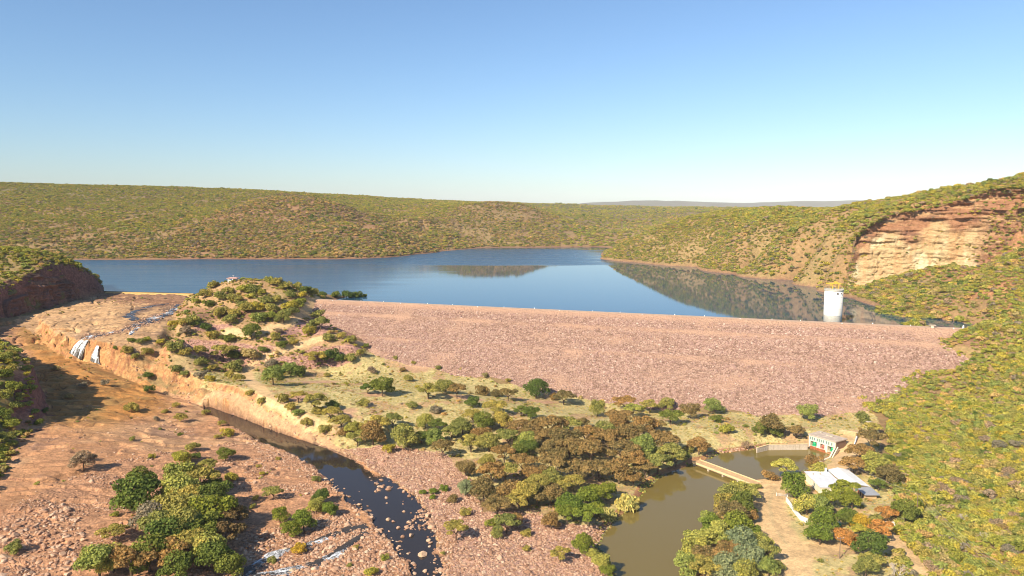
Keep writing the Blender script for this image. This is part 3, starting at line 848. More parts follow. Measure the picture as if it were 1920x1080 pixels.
def rocks_at(name, pts, size, coll, parent=None):
    n = len(pts); s = size[:, None] * rng.uniform(0.75, 1.3, (n, 3))
    rot = rng.uniform(-math.pi, math.pi, (n, 3)) * np.array([0.15, 0.15, 1])
    return scatter(name, pts, rot, s, rng.integers(0, 6, n), coll, parent)
# riprap on the dam
n = 64000
s_ = rng.uniform(-10, DAM_L + 6, n); o_ = rng.uniform(HALF + 4.5, PO[-1], n)
bx = A_[0] + DT[0] * s_ + DN[0] * o_; by = A_[1] + DT[1] * s_ + DN[1] * o_; bz = CREST - (np.interp(o_, PO, PDp2 - berm)) + fbm(s_, o_, 3.0, 3, 301) * 0.35 + fbm(s_, o_, 30, 3, 305) * 0.5
dens = 0.25 + 0.75 * sstep(-0.3, 0.3, fbm(s_ / 2, o_, 14, 4, 313) * -1) - 0.9 * np.exp(-((o_ - 18) / 1.8) ** 2) - 0.65 * np.exp(-((o_ - 41) / 1.8) ** 2)
keep = (bz > zat(bx, by) - 0.2) & (rng.uniform(0, 1, n) < dens)
sz = np.clip(np.exp(rng.normal(-0.86, 0.36, n)), 0.2, 1.05)
rocks_at('riprap', np.stack([bx, by, bz + 0.05], 1)[keep], sz[keep], rip_c, dam)

def pts_in_px_poly(s, n, zplane):
    P = pix(s); W_ = [W(x, y, zplane)[:2] for x, y in P]
    xs = [p[0] for p in W_]; ys = [p[1] for p in W_]
    x = rng.uniform(min(xs), max(xs), n); y = rng.uniform(min(ys), max(ys), n)
    z = zat(x, y); px, py = project(x, y, z)
    k = in_poly(px, py, P); return x[k], y[k], z[k], px[k], py[k]
pts = []; sizes = []
RAP1 = [(692, 985, 3.2), (655, 992, 3.0), (622, 1002, 2.6), (595, 1014, 2.4), (566, 1026, 2.2), (540, 1032, 2.4), (512, 1040, 2.8), (492, 1052, 3.0), (470, 1068, 3.2), (450, 1085, 3.4)]
RAP2 = [(690, 998, 2.6), (668, 1012, 2.2), (648, 1022, 2.2), (632, 1036, 2.6), (610, 1048, 2.8), (585, 1058, 2.6), (560, 1064, 2.2), (535, 1072, 2.6), (505, 1076, 2.8), (470, 1082, 3.2)]
RAPIDS = [[tuple(G(q[0], q[1]))[:2] for q in L_] for L_ in (RAP1, RAP2)]
def add_rubble(s, n, zp, mu, sg, thr=None, lo=0.15, hi=1.6):
    x, y, z, px, py = pts_in_px_poly(s, n, zp)
    k = np.ones(len(x), bool)
    if thr is not None: k &= rng.uniform(0, 1, len(x)) < sstep(thr - 0.25, thr + 0.25, fbm(x, y, 14, 4, 321))
    wr = sd_poly(x, y, RIVER); wp = np.minimum(sd_poly(x, y, POND), sd_poly(x, y, UPOND))
    k &= (wr > -0.5) & (wp > -0.3)
    for PR in RAPIDS: k &= dist_line(x, y, PR) > 0.9 + 1.6 * fbm(x, y, 4, 2, 77)
    x, y, z = x[k], y[k], z[k]
    pts.append(np.stack([x, y, z + 0.05], 1)); sizes.append(np.clip(np.exp(rng.normal(mu, sg, len(x))), lo, hi))
add_rubble('640,845 740,835 830,848 885,900 905,960 1000,955 1060,985 1130,985 1125,1020 1150,1100 790,1100 780,1000 750,935 680,885', 44000, 4, -1.35, 0.45, None, 0.12, 1.0)
add_rubble('0,950 200,865 330,845 450,828 540,848 600,880 650,940 700,1000 830,1100 0,1100', 46000, 5, -1.5, 0.5, 0.12, 0.12, 1.1)
add_rubble('0,990 120,940 160,1000 120,1100 0,1100', 1500, 8, -0.6, 0.4)
add_rubble('440,800 560,850 640,900 690,970 620,930 540,880 460,830', 8000, 3.5, -1.15, 0.4)
add_rubble('460,1000 640,960 720,1000 780,1100 430,1100', 8000, 3.3, -1.1, 0.45)
add_rubble('110,760 300,740 450,830 300,860 80,860', 2500, 9, -1.2, 0.4, 0.2)
add_rubble('1318,866 1350,852 1420,842 1420,834 1340,846', 900, 2, -0.7, 0.3)
add_rubble('1120,985 1150,975 1130,1010 1110,1015', 400, 2, -0.9, 0.3)
for s in BENCH: add_rubble(s, 7000, 25, -0.95, 0.35)
add_rubble('190,655 290,690 420,725 600,800 660,838 640,852 520,815 330,748 280,728 190,684', 14000, 10, -1.05, 0.4, -0.1)
rocks_at('rubble', np.concatenate(pts), np.concatenate(sizes), rub_c)
# dark wet stones along the cascade
t_ = rng.uniform(0, 1, 700); cc_ = np.array(CAS); fi_ = t_ * (len(cc_) - 1.001); i0_ = fi_.astype(int); q_ = cc_[i0_] + (cc_[i0_ + 1] - cc_[i0_]) * (fi_ - i0_)[:, None] + rng.normal(0, 5.5, (700, 2))
rocks_at('cascade_stones', np.stack([q_[:, 0], q_[:, 1], zat(q_[:, 0], q_[:, 1]) + .1], 1), rng.uniform(.25, .9, 700), rub_c)
# stones standing in the dark river
x, y, z, px, py = pts_in_px_poly('600,900 660,940 700,1000 770,1095 830,1095 820,1000 790,935 700,890', 9000, 3)
wr = sd_poly(x, y, RIVER)
prob = 0.006 + 0.22 * sstep(-4, 0, wr) + 0.5 * sstep(0.2, 0.5, fbm(x, y, 9, 3, 331)) * sstep(320, 270, y)
k = (rng.uniform(0, 1, len(x)) < prob) & (wr < 1)
sz = np.clip(np.exp(rng.normal(-0.75, 0.45, k.sum())), 0.2, 1.3)
rocks_at('river_stones', np.stack([x[k], y[k], np.maximum(z[k], RIVER_Z) - 0.05], 1), sz, rub_c)
tag(bpy.data.objects['rubble'], kind='stuff')
# ------------------------------------------------------------------ the big rock face on the right
def cliff_material():
    t = NT('cliff_rock'); p = t.pos()
    c = t.attr('albedo')
    n1 = t.noise(t.scalev(p, (0.25, 0.25, 1.2)), 0.7, 5, 0.7); n2 = t.noise(p, 0.8, 4, 0.7)
    c = t.mix(1.0, c, t.ramp(n1, [(0.3, 0.72), (0.7, 1.2)]), 'MULTIPLY')
    c = t.mix(1.0, c, t.ramp(n2, [(0.3, 0.8), (0.7, 1.2)]), 'MULTIPLY')
    t.base(c); t.bump(t.math('ADD', n1, n2), 0.8, 1.2); return t.m
M['cliff'] = cliff_material()
def rock_face(name, P, lean, seed, colour):
    P = np.array(P, float)
    seg = np.hypot(*np.diff(P[:, :2], axis=0).T); s0 = np.concatenate([[0], np.cumsum(seg)])
    S = np.arange(0, s0[-1], 0.8); n = len(S); m = 110; mf = 14
    X = np.interp(S, s0, P[:, 0]); Y = np.interp(S, s0, P[:, 1]); ZB = np.interp(S, s0, P[:, 2]) - 4; ZT = np.interp(S, s0, P[:, 3])
    ZT = ZT + fbm(S, S * 0, 14, 3, seed) * 3.0; ZT = ZB + (ZT - ZB) * (0.25 + 0.75 * sstep(0, 14, S + fbm(S, S * 0, 5, 2, 3) * 3))
    X = np.convolve(np.pad(X, 8, 'edge'), np.ones(17) / 17, 'valid'); Y = np.convolve(np.pad(Y, 8, 'edge'), np.ones(17) / 17, 'valid')
    tx = np.gradient(X); ty = np.gradient(Y); l = np.hypot(tx, ty); nx, ny = -ty / l, tx / l       # candidate normal
    f = np.sign(-(nx * X + ny * Y)); nx *= f; ny *= f                                              # faces the valley
    t = np.linspace(0, 1, m)
    SS_, TT = np.meshgrid(S, t, indexing='ij')
    Z = ZB[:, None] + (ZT - ZB)[:, None] * TT
    zz = Z + fbm(SS_, Z, 30, 3, seed + 1) * 2.5
    off = 0
    for h, a in ((7.0, 4.2), (2.6, 3.0)):
        q = zz / h; lay = np.floor(q); fr = q - lay
        off = off + a * (0.3 + 0.7 * sstep(0.45, 0.65, TT)) * (hash2(lay, lay * 0 + 3, seed + 2) * 0.45 + vnoise(SS_ / 9.0, lay * 3.7, seed + 3) * 0.7) * sstep(0.0, 0.12, fr)
    off = off - 2.2 * sstep(0.05, 0.0, np.abs(fbm(SS_ + fbm(SS_, Z, 6, 2, 7) * 2, Z * 0.12, 13, 3, seed + 12))) - 1.2 * sstep(0.06, 0.0, np.abs(fbm(SS_, Z * 0.2, 6, 3, seed + 13)))
    block = np.floor(SS_ / 3.1 + hash2(np.floor(zz / 2.3), np.floor(zz / 2.3) * 0, seed + 9) * 3)
    off = off + hash2(block, np.floor(zz / 2.3), seed + 8) * 0.55
    off = off + fbm(SS_, Z * 0.15, 16, 4, seed + 4) * 5.0 + fbm(SS_, Z, 2.5, 3, seed + 5) * 0.8
    off = off - lean * TT - 6.0 * sstep(0.55, 1.0, TT) + 3.0 * sstep(0.12, 0, TT)
    XX_ = X[:, None] + nx[:, None] * off; YY_ = Y[:, None] + ny[:, None] * off
    FLW = 48.0 if name == 'cliff' else 14.0
    k = np.linspace(0, 1, mf + 1)[1:] * FLW
    XF = XX_[:, -1:] - nx[:, None] * k; YF = YY_[:, -1:] - ny[:, None] * k; kk = k / FLW; ZF = Z[:, -1:] * (1 - kk) + (zat(XF, YF) - 0.8) * kk + fbm(XF, YF, 8, 3, seed + 6) * 0.8 * (1 - kk)
    V = np.stack([np.concatenate([XX_, XF], 1).ravel(), np.concatenate([YY_, YF], 1).ravel(), np.concatenate([Z, ZF], 1).ravel()], 1)
    fc = gridfaces(n, m + mf)
    me = np_mesh(name, V, fc, M['cliff'], False)
    me.update()
    mid_ = me.polygons[(n // 2) * (m + mf - 1) + m // 2]
    if mid_.normal.dot(Vector((nx[n // 2], ny[n // 2], 0))) < 0: me.flip_normals()
    TF = np.concatenate([TT, np.ones_like(XF)], 1); SF = np.concatenate([SS_, np.repeat(S[:, None], mf, 1)], 1); Z2 = np.concatenate([Z, ZF], 1)
    set_col(me, 'albedo', colour(SF, TF, Z2, s0[-1]).reshape(-1, 3))
    return tag(link(bpy.data.objects.new(name, me)), kind='structure')
def lerp3(a, b, w): return a + (np.array(b) - a) * w[..., None]
def right_colour(S, T, Z, L):
    c = np.ones(S.shape + (3,)) * np.array((0.5, 0.35, 0.18))
    c = lerp3(c, (0.62, 0.5, 0.3), sstep(0.0, 0.3, fbm(S, Z * 0.3, 10, 4, 401)))
    c = lerp3(c, (0.5, 0.30, 0.14), sstep(0.05, 0.35, fbm(S * 2.0, Z * 0.25, 12, 4, 403)) * 0.8)
    edge = 0.6 + 0.22 * fbm(S, Z, 18, 3, 405) - 0.0 * S
    red = sstep(edge - 0.08, edge + 0.1, T)
    red = np.maximum(red, sstep(0.56, 0.66, S / L + 0.06 * fbm(S, Z, 14, 3, 407)))
    rc = np.ones(S.shape + (3,)) * np.array((0.33, 0.165, 0.085))
    rc = lerp3(rc, (0.45, 0.27, 0.135), sstep(0.05, 0.35, fbm(S * 0.5, Z * 2.5, 8, 4, 409)))
    rc = lerp3(rc, (0.19, 0.095, 0.06), sstep(0.15, 0.4, fbm(S * 0.3, Z * 2.2, 5, 4, 411)) * 0.7)  # dark varnish streaks, doubling as painted shade in the ledge cracks
    c = c * (1 - red[..., None]) + rc * red[..., None]
    return np.where((T >= 1.0)[..., None], np.array((0.33, 0.2, 0.1)), c)
CLIFF = rock_face('cliff', cliff_pts, 7.0, 500, right_colour)

GP = []
for k_ in range(7, 11):
    a_ = np.array(P_LEFT[max(k_ - 1, 0)]); b_ = np.array(P_LEFT[min(k_ + 1, 11)]); t_ = (b_ - a_) / np.linalg.norm(b_ - a_); n_ = np.array([-t_[1], t_[0]])
    p_ = np.array(P_LEFT[k_]); q_ = p_ + n_ * 9.5
    if float(sd_line(np.array([q_[0]]), np.array([q_[1]]), P_LEFT)[0]) < 0: q_ = p_ - n_ * 9.5
    GP.append((p_[0], p_[1], float(zat(*p_)) - 1, float(zat(*q_)) - 0.3))
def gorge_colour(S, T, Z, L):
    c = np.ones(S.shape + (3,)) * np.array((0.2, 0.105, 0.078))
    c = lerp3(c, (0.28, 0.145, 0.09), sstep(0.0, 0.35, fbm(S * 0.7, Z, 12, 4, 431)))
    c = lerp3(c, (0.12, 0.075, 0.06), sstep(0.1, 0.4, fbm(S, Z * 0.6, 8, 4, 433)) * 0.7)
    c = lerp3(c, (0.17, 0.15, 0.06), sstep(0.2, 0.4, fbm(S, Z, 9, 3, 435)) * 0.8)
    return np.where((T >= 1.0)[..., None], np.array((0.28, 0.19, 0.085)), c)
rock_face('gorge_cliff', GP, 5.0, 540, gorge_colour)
# ------------------------------------------------------------------ white water
def foam_material():
    t = NT('white_water'); p = t.pos(); f = t.attr('foam', 'Fac')
    n = t.noise(p, 0.9, 6, 0.8)
    k = t.ramp(t.math('ADD', f, t.math('MULTIPLY', t.math('SUBTRACT', n, 0.5), 1.8)), [(0.42, 0.0), (0.78, 1.0)])
    t.base(t.mix(k, (0.05, 0.042, 0.035), (0.85, 0.87, 0.88)))
    t.rough(t.math('ADD', t.math('MULTIPLY', k, 0.5), 0.2)); t.b.inputs['Specular IOR Level'].default_value = 0.3
    t.bump(n, 0.8, 0.5); return t.m
M['foam'] = foam_material()
def ribbon(b, path, foam):
    """water lying along a bed; path = (px, py, half width m)"""
    P = [(*G(q[0], q[1]), q[2]) for q in path]; P = np.array(P)
    s0 = np.concatenate([[0], np.cumsum(np.hypot(*np.diff(P[:, :2], axis=0).T))]); S = np.arange(0, s0[-1], 0.7)
    x = np.interp(S, s0, P[:, 0]); y = np.interp(S, s0, P[:, 1]); w = np.interp(S, s0, P[:, 3]); n = len(S)
    k = np.ones(9) / 9
    x = np.convolve(np.pad(x, 4, 'edge'), k, 'valid'); y = np.convolve(np.pad(y, 4, 'edge'), k, 'valid')
    tx = np.gradient(x); ty = np.gradient(y); l = np.hypot(tx, ty) + 1e-9
    m = 13; c = np.linspace(-1, 1, m)
    ww = w[:, None] * (1 + 0.35 * fbm(S[:, None] + 0 * c, c * 0 + np.sign(c) * 40, 4, 3, 601) * 1.6)
    X = x[:, None] - (ty / l)[:, None] * c * ww; Y = y[:, None] + (tx / l)[:, None] * c * ww
    zb = np.stack([zat(x + dx, y + dy) for dx in (-2, 0, 2) for dy in (-2, 0, 2)]).mean(0)
    Z = zb[:, None] + 0.4 - 0.55 * np.abs(c) ** 3 + 0.0 * X + fbm(X, Y, 1.6, 3, 605) * 0.12
    fo = foam + 0.45 * fbm(S[:, None] * 0.35 + 0 * c, c * ww * 1.9 + 0 * S[:, None], 1.9, 4, 611) + 0.35 * fbm(S[:, None] + 0 * c, c * 3, 7, 3, 613)
    b.append((np.stack([X.ravel(), Y.ravel(), Z.ravel()], 1), gridfaces(n, m), fo.ravel()))
def water_mesh(name, bits, kind='structure'):
    V = np.concatenate([q[0] for q in bits]); o = np.cumsum([0] + [len(q[0]) for q in bits[:-1]])
    Fs = np.concatenate([q[1] + k for q, k in zip(bits, o)])
    me = np_mesh(name, V, Fs, M['foam'], True); set_f(me, 'foam', np.concatenate([q[2] for q in bits])); me.update()
    if sum(p.normal.z for p in list(me.polygons)[:200]) < 0: me.flip_normals()
    return tag(link(bpy.data.objects.new(name, me)), kind=kind)
bits = []
ribbon(bits, [(336, 572, 3), (325, 583, 5.0), (305, 590, 6.0), (288, 596, 6.5), (272, 604, 6.5), (252, 613, 5.0), (232, 620, 4.2), (212, 624, 3.6), (190, 629, 3.0), (172, 632, 2.6)], 0.33)
ribbon(bits, [(318, 570, 2.5), (292, 573, 3.0), (270, 577, 3.5), (252, 584, 3.5), (240, 592, 4.0), (262, 600, 4)], 0.1)
ribbon(bits, [(268, 607, 2.2), (250, 620, 1.8), (243, 630, 1.5)], 0.4)
water_mesh('cascade_water', bits)
bits = []
ribbon(bits, RAP1, 0.36)
ribbon(bits, RAP2, 0.36)
water_mesh('rapids_water', bits)
def waterfall(le, ri, label, seed):
    nv, nu = 40, 18
    def samp(L, k): return np.interp(np.linspace(0, 1, nv), np.linspace(0, 1, len(L)), [q[k] for q in L])
    lx, ly, rx, ry = samp(le, 0), samp(le, 1), samp(ri, 0), samp(ri, 1)
    V = []
    for i in range(nv):
        for j in range(nu):
            u = j / (nu - 1); g = G(lx[i] * (1 - u) + rx[i] * u, ly[i] * (1 - u) + ry[i] * u)
            V.append((g.x, g.y, g.z))
    V = np.array(V).reshape(nv, nu, 3)
    for _ in range(5):
        V[1:-1] = (V[:-2] + V[1:-1] * 2 + V[2:]) / 4; V[:, 1:-1] = (V[:, :-2] + V[:, 1:-1] * 2 + V[:, 2:]) / 4
    d = -V / np.linalg.norm(V, axis=2, keepdims=True); V = V + d * 1.3
    uu = np.linspace(0, 1, nu)[None] + np.zeros((nv, 1)); vv = np.linspace(0, 1, nv)[:, None] + np.zeros((1, nu))
    V[..., 2] += fbm(uu * 20, vv * 3, 1.6, 3, seed) * 0.5
    me = np_mesh('waterfall', V.reshape(-1, 3), gridfaces(nv, nu), M['foam'], True)
    set_f(me, 'foam', (0.78 + 0.75 * fbm(uu * 16, vv * 1.6, 1.0, 4, seed + 1) - 0.4 * sstep(0.7, 1.0, vv) - 0.3 * sstep(0.35, 0.5, np.abs(uu - 0.5) + 0.12 * fbm(vv * 9, uu * 0, 1, 2, seed))).ravel()); me.update()
    if me.polygons[len(me.polygons) // 2].normal.y > 0: me.flip_normals()
    return tag(link(bpy.data.objects.new('waterfall', me)), label, 'waterfall')
waterfall([(170, 627), (158, 632), (146, 640), (136, 650), (129, 661)], [(178, 630), (170, 634), (162, 642), (157, 655), (152, 675)], 'broad white waterfall fanning down the brown rock step', 621)
waterfall([(181, 647), (176, 655), (171, 665), (169, 676)], [(186, 648), (184, 656), (184, 668), (187, 683)], 'thin white waterfall trickling to the right of the broad fall', 631)

# ------------------------------------------------------------------ leaves, crowns, trunks
def leaf_cloud(name, seed, n, lobes, leaf, mat, up=-0.35, spray=0.0):
    r = np.random.default_rng(seed); L = np.array(lobes, float)
    w = L[:, 3] ** 2; w = w / w.sum(); k = r.choice(len(L), n, p=w)
    d = r.normal(0, 1, (n * 3, 3)); d /= np.linalg.norm(d, axis=1, keepdims=True); d = d[d[:, 2] > up][:n]
    while len(d) < n: d = np.concatenate([d, d])[:n]
    rad = L[k, 3] * r.uniform(0.72, 1.08, n); sq = L[k, 4] if L.shape[1] > 4 else np.ones(n)
    c = L[k, :3] + d * rad[:, None] * np.stack([np.ones(n), np.ones(n), sq], 1)
    nrm = d * 0.7 + r.normal(0, 0.5, (n, 3)) + np.array([0, 0, 0.25]); nrm /= np.linalg.norm(nrm, axis=1, keepdims=True)
    a = np.cross(nrm, r.normal(0, 1, (n, 3))); a /= np.linalg.norm(a, axis=1, keepdims=True); b = np.cross(nrm, a)
    s = leaf * r.uniform(0.6, 1.35, n)[:, None]
    if spray: a = a * (1 - spray) + np.array([0, 0, 1.0]) * spray
    V = np.stack([c - a * s - b * s * 0.35, c + b * s * 0.75 - a * s * 0.2, c + a * s + b * s * 0.2, c - b * s * 0.7 + a * s * 0.15], 1).reshape(-1, 3)
    V[:, 2] = np.maximum(V[:, 2], 0.0)
    me = np_mesh(name, V, np.arange(n * 4).reshape(n, 4), mat)
    lobe_t = r.uniform(-0.22, 0.22, len(L))
    set_f(me, 'leaf', np.repeat(np.clip(r.normal(0.5, 0.26, n) + lobe_t[k], 0, 1), 4)); return me
def lobes_round(seed, h, n=11, flat=0.85):
    r = random.Random(seed); out = [(0, 0, h * 0.56, 0.3, flat)]
    for i in range(n):
        a = i * 2.4 + r.uniform(-.4, .4); q = r.uniform(0.16, 0.36); z = h * r.uniform(0.36, 0.82) - q * 0.25
        out.append((q * math.cos(a), q * math.sin(a), z, r.uniform(0.12, 0.2), flat))
    return out
def lobes_umbrella(seed, h, n=13):
    r = random.Random(seed); out = []
    for i in range(n):
        a = i * 2.4 + r.uniform(-.5, .5); q = 0.40 * math.sqrt((i + .5) / n)
        out.append((q * math.cos(a), q * math.sin(a), h * r.uniform(0.62, 0.86) - q * q * 0.5, r.uniform(0.11, 0.18), 0.62))
    return out
def lobes_shrub(seed, h, n=7):
    r = random.Random(seed); out = [(0, 0, h * 0.45, 0.27, 0.9)]
    for i in range(n):
        a = i * 2.4 + r.uniform(-.5, .5); q = r.uniform(0.2, 0.34)
        out.append((q * math.cos(a), q * math.sin(a), h * r.uniform(0.22, 0.6), r.uniform(0.13, 0.21), 0.9))
    return out
def trunk_mesh(name, seed, h, spread, mat):
    r = random.Random(seed); b = MB(); z0 = h * 0.32
    b.tube([(0, 0, -0.08), (0.01, 0, z0 * 0.6), (0.0, 0.01, z0)], [0.03, 0.024, 0.02], 6)
    for i in range(5):
        a = i * 1.26 + r.uniform(-.3, .3); q = spread * r.uniform(.6, 1)
        m_ = (q * .45 * math.cos(a), q * .45 * math.sin(a), z0 + h * .16); e = (q * math.cos(a), q * math.sin(a), h * r.uniform(.55, .72))
        b.tube([(0, 0, z0 * .9), m_, e], [0.016, 0.011, 0.005], 5)
    return b.mesh(name, mat)
CROWN = {'u': [leaf_cloud('crown', 700 + k, 3000, lobes_umbrella(k, 0.62 + .05 * k), 0.024, M['leaf_o'], -0.25) for k in range(4)],
         'r': [leaf_cloud('crown', 720 + k, 3800, lobes_round(k + 9, 0.74 + .05 * k), 0.024, M['leaf_o'], -0.5) for k in range(4)]}
TRUNK = {'u': [trunk_mesh('trunk', 740 + k, 0.62 + .05 * k, 0.32, M['bark']) for k in range(4)],
         'r': [trunk_mesh('trunk', 750 + k, 0.74 + .05 * k, 0.24, M['bark']) for k in range(4)]}
SHRUB = [leaf_cloud('shrub', 760 + k, 1600, lobes_shrub(k + 30, 0.62 + .04 * k, 9), 0.034, M['leaf_o'], -0.4) for k in range(4)]
BUSH = [leaf_cloud('bush', 780 + k, 300, lobes_shrub(k + 50, 0.62 + .04 * k, 6), 0.07, M['leaf_o'], -0.2) for k in range(4)]
TUFT = [leaf_cloud('tuft', 790 + k, 40, [(0, 0, 0.1, 0.3, 0.8), (0.2, 0.1, 0.1, 0.2, 0.8)], 0.16, M['leaf_o'], 0.0, 0.5) for k in range(3)]
REED = [leaf_cloud('reed', 795 + k, 1500, lobes_shrub(k + 70, 0.62, 9), 0.06, M['leaf_R'], -0.3, 0.75) for k in range(2)]
def bare_mesh(seed):
    r = random.Random(seed); b = MB()
    def br(p, d, l, rad, lev):
        q = p + d * l; b.tube([p, p + d * l * .5 + Vector((r.uniform(-1, 1), r.uniform(-1, 1), 0)) * l * .06, q], [rad, rad * .8, rad * .6], 5)
        if lev:
            for _ in range(3): br(q, (d + Vector((r.gauss(0, .5), r.gauss(0, .5), r.uniform(-.1, .4)))).normalized(), l * .72, rad * .6, lev - 1)
    for i in range(4):
        a = i * 1.6; br(Vector((0, 0, -.02)), Vector((math.cos(a) * .5, math.sin(a) * .5, 1)).normalized(), .3, .022, 3)
    return b.mesh('branches', M['dead'])
BARE = [bare_mesh(5), bare_mesh(8)]
def omat(o, mat):
    o.material_slots[0].link = 'OBJECT'; o.material_slots[0].material = mat

# ------------------------------------------------------------------ buildings and other things
M['cream'] = m_plain('cream_paint', (0.72, 0.66, 0.5), 0.8, 0.12, 0.7, stain=(0.5, 0.4, 0.27))
M['white'] = m_plain('white_paint', (0.76, 0.75, 0.72), 0.7, 0.08, 0.6)
M['metal_roof'] = m_plain('white_sheet_roof', (0.62, 0.63, 0.64), 0.5, 0.12, 0.5, 0.4)
M['grey_roof'] = m_plain('grey_sheet_roof', (0.30, 0.31, 0.33), 0.5, 0.15, 0.8, 0.4)
M['flat_roof'] = m_plain('old_roof_felt', (0.47, 0.38, 0.3), 0.95, 0.25, 0.5)
M['concrete'] = m_plain('concrete', (0.5, 0.42, 0.32), 0.9, 0.2, 0.8, stain=(0.3, 0.22, 0.15))
M['tower'] = m_plain('tower_concrete', (0.74, 0.71, 0.64), 0.85, 0.08, 0.25, stain=(0.62, 0.57, 0.47))
M['tower_base'] = m_plain('wet_concrete', (0.5, 0.47, 0.4), 0.85, 0.15, 0.5)
M['brick'] = m_plain('brown_brick', (0.2, 0.125, 0.085), 0.9, 0.25, 2.0)
M['sand_wall'] = m_plain('sandstone_wall', (0.5, 0.34, 0.18), 0.9, 0.25, 1.0)
M['glass'] = m_plain('window_glass', (0.16, 0.24, 0.21), 0.15, 0.2, 0.5, 0.5)
M['green'] = m_plain('green_machine_paint', (0.02, 0.38, 0.16), 0.4, 0.15, 1.0, 0.4)
M['rust'] = m_plain('rusty_steel', (0.34, 0.115, 0.045), 0.8, 0.35, 1.2)
M['red'] = m_plain('red_oxide', (0.4, 0.14, 0.1), 0.8, 0.2, 1.0)
M['dark'] = m_plain('dark_parts_and_shade', (0.1, 0.075, 0.06), 0.9, 0.2, 1.0)  # near-black for doors and vents, and for shade painted into the bays
M['yellow'] = m_plain('yellow_crane_paint', (0.65, 0.42, 0.05), 0.5, 0.15, 1.0, 0.4)
M['wood'] = m_plain('pole_wood', (0.2, 0.14, 0.1), 0.9, 0.2, 2.0)
M['deck'] = m_plain('weir_deck', (0.55, 0.36, 0.18), 0.9, 0.2, 0.5, stain=(0.4, 0.2, 0.13))
M['deck_edge'] = m_plain('weir_kerb', (0.66, 0.48, 0.26), 0.9, 0.12, 0.8)
M['ochre'] = m_plain('ochre_concrete', (0.5, 0.31, 0.115), 0.9, 0.2, 0.4)
M['roof_pink'] = m_plain('pink_roof', (0.5, 0.3, 0.26), 0.8, 0.15, 1.0)
M['wire'] = m_plain('wire', (0.42, 0.4, 0.36), 0.5, 0.05, 1.0)

# intake tower in the reservoir
tx_, ty_ = WD(1561, 600, 500)[:2]
tw = empty('intake_tower', (tx_, ty_, LAKE)); tag(tw, 'round white concrete intake tower standing in the reservoir behind the dam', 'tower')
b = MB(); b.lathe([(5.9, -8), (5.9, 3.6), (5.95, 3.8)], 48); b.build('plinth', M['tower_base'], tw, True)
b = MB(); b.lathe([(5.55, 3.802), (5.9, 4.1), (5.95, 4.7), (6.0, 5.4), (6.0, 21.4)], 48); b.build('shaft', M['tower'], tw, True)
for zj in (8.6, 12.8, 17.0):
    b = MB(); b.lathe([(5.98, zj), (6.03, zj + .02), (6.03, zj + .12), (5.98, zj + .14)], 48); b.build('joint_band', M['tower_base'], tw)
b = MB(); b.lathe([(6.3, 21.402), (6.35, 22.2), (6.2, 22.25)], 48); b.build('cap', M['tower_base'], tw)
b = MB()
for k in range(24):
    a = 2 * math.pi * k / 24; b.tube([(6.0 * math.cos(a), 6.0 * math.sin(a), 22.2), (6.0 * math.cos(a), 6.0 * math.sin(a), 23.3)], 0.04, 5)
for z in (22.8, 23.3): b.tube([(6.0 * math.cos(2 * math.pi * k / 36), 6.0 * math.sin(2 * math.pi * k / 36), z) for k in range(37)], 0.035, 4, False)
b.build('railing', M['tower_base'], tw)
for bx in ((-0.5, -6.35, 19.3, 0.5, -5.85, 20.2), (2.6, -5.9, 19.6, 3.0, -5.2, 20.2)):
    b = MB(); b.box(*bx); b.build('vent', M['dark'], tw)
cr = empty('gantry_crane', (tx_, ty_, LAKE + 22.25)); tag(cr, 'small yellow gantry crane on top of the round white tower', 'crane')
for x, y in ((-1.6, -1.4), (-1.6, 1.4), (2.6, -1.4), (2.6, 1.4)):
    b = MB(); b.box(x - .22, y - .22, 0, x + .22, y + .22, 3.6); b.build('leg', M['yellow'], cr)
for y in (-1.4, 1.4):
    b = MB(); b.box(-5.0, y - .25, 3.602, 4.0, y + .25, 4.3); b.build('beam', M['yellow'], cr)
b = MB(); b.box(0.2, -1.14, 4.3, 1.8, 1.14, 5.3); b.tube([(1, 0, 4.3), (1, 0, 1.6)], 0.08, 6); b.build('hoist', M['yellow'], cr)

# pump house over the tailrace
FL = W(1515, 840, POND_Z); FRp = W(1567, 829, 8.2)
e1 = Vector((0.534, -0.845, 0)).normalized(); ph_rz = math.atan2(e1.y, e1.x)
pl = W(1517, 813.5, 8.2)
ph = empty('pump_house', (pl[0], pl[1], 0.4), ph_rz); tag(ph, 'cream concrete pump house with a row of windows above green machines', 'pump house')
LN, DP = 14.6, 8.6
b = MB(); b.box(0, 0, 4.6, LN, DP, 7.4)
b.box(0, 2.6, 0, LN, DP, 4.598)
b.build('wall', M['cream'], ph)
for x0, x1 in ((0, 0.9), (4.5, 6.3), (8.8, 10.4), (13.8, 14.6)):
    b = MB(); b.box(x0, 0.02, 0, x1, 2.598, 4.598); b.build('pier', M['cream'], ph)
b = MB(); b.box(LN + .003, 0.6, 3.6, LN + .08, DP - .2, 7.2); b.build('side_cladding', M['brick'], ph)
b = MB(); b.box(-.3, -.35, 7.402, LN + .45, DP + .5, 7.85); b.build('roof', M['flat_roof'], ph)
for bx in ((6, 5, 7.852, 9.5, 6.6, 8.2), (2, 6, 7.852, 2.8, 6.8, 8.5)):
    b = MB(); b.box(*bx); b.build('roof_hatch', M['concrete'], ph)
for x in (0.7, 1.75, 2.8, 4.5, 5.6, 6.7, 7.8, 9.5, 10.8, 12.4):
    b = MB(); b.box(x, -0.06, 5.3, x + .62, 0.05, 6.7); w_ = b.build('window', M['glass'], ph)
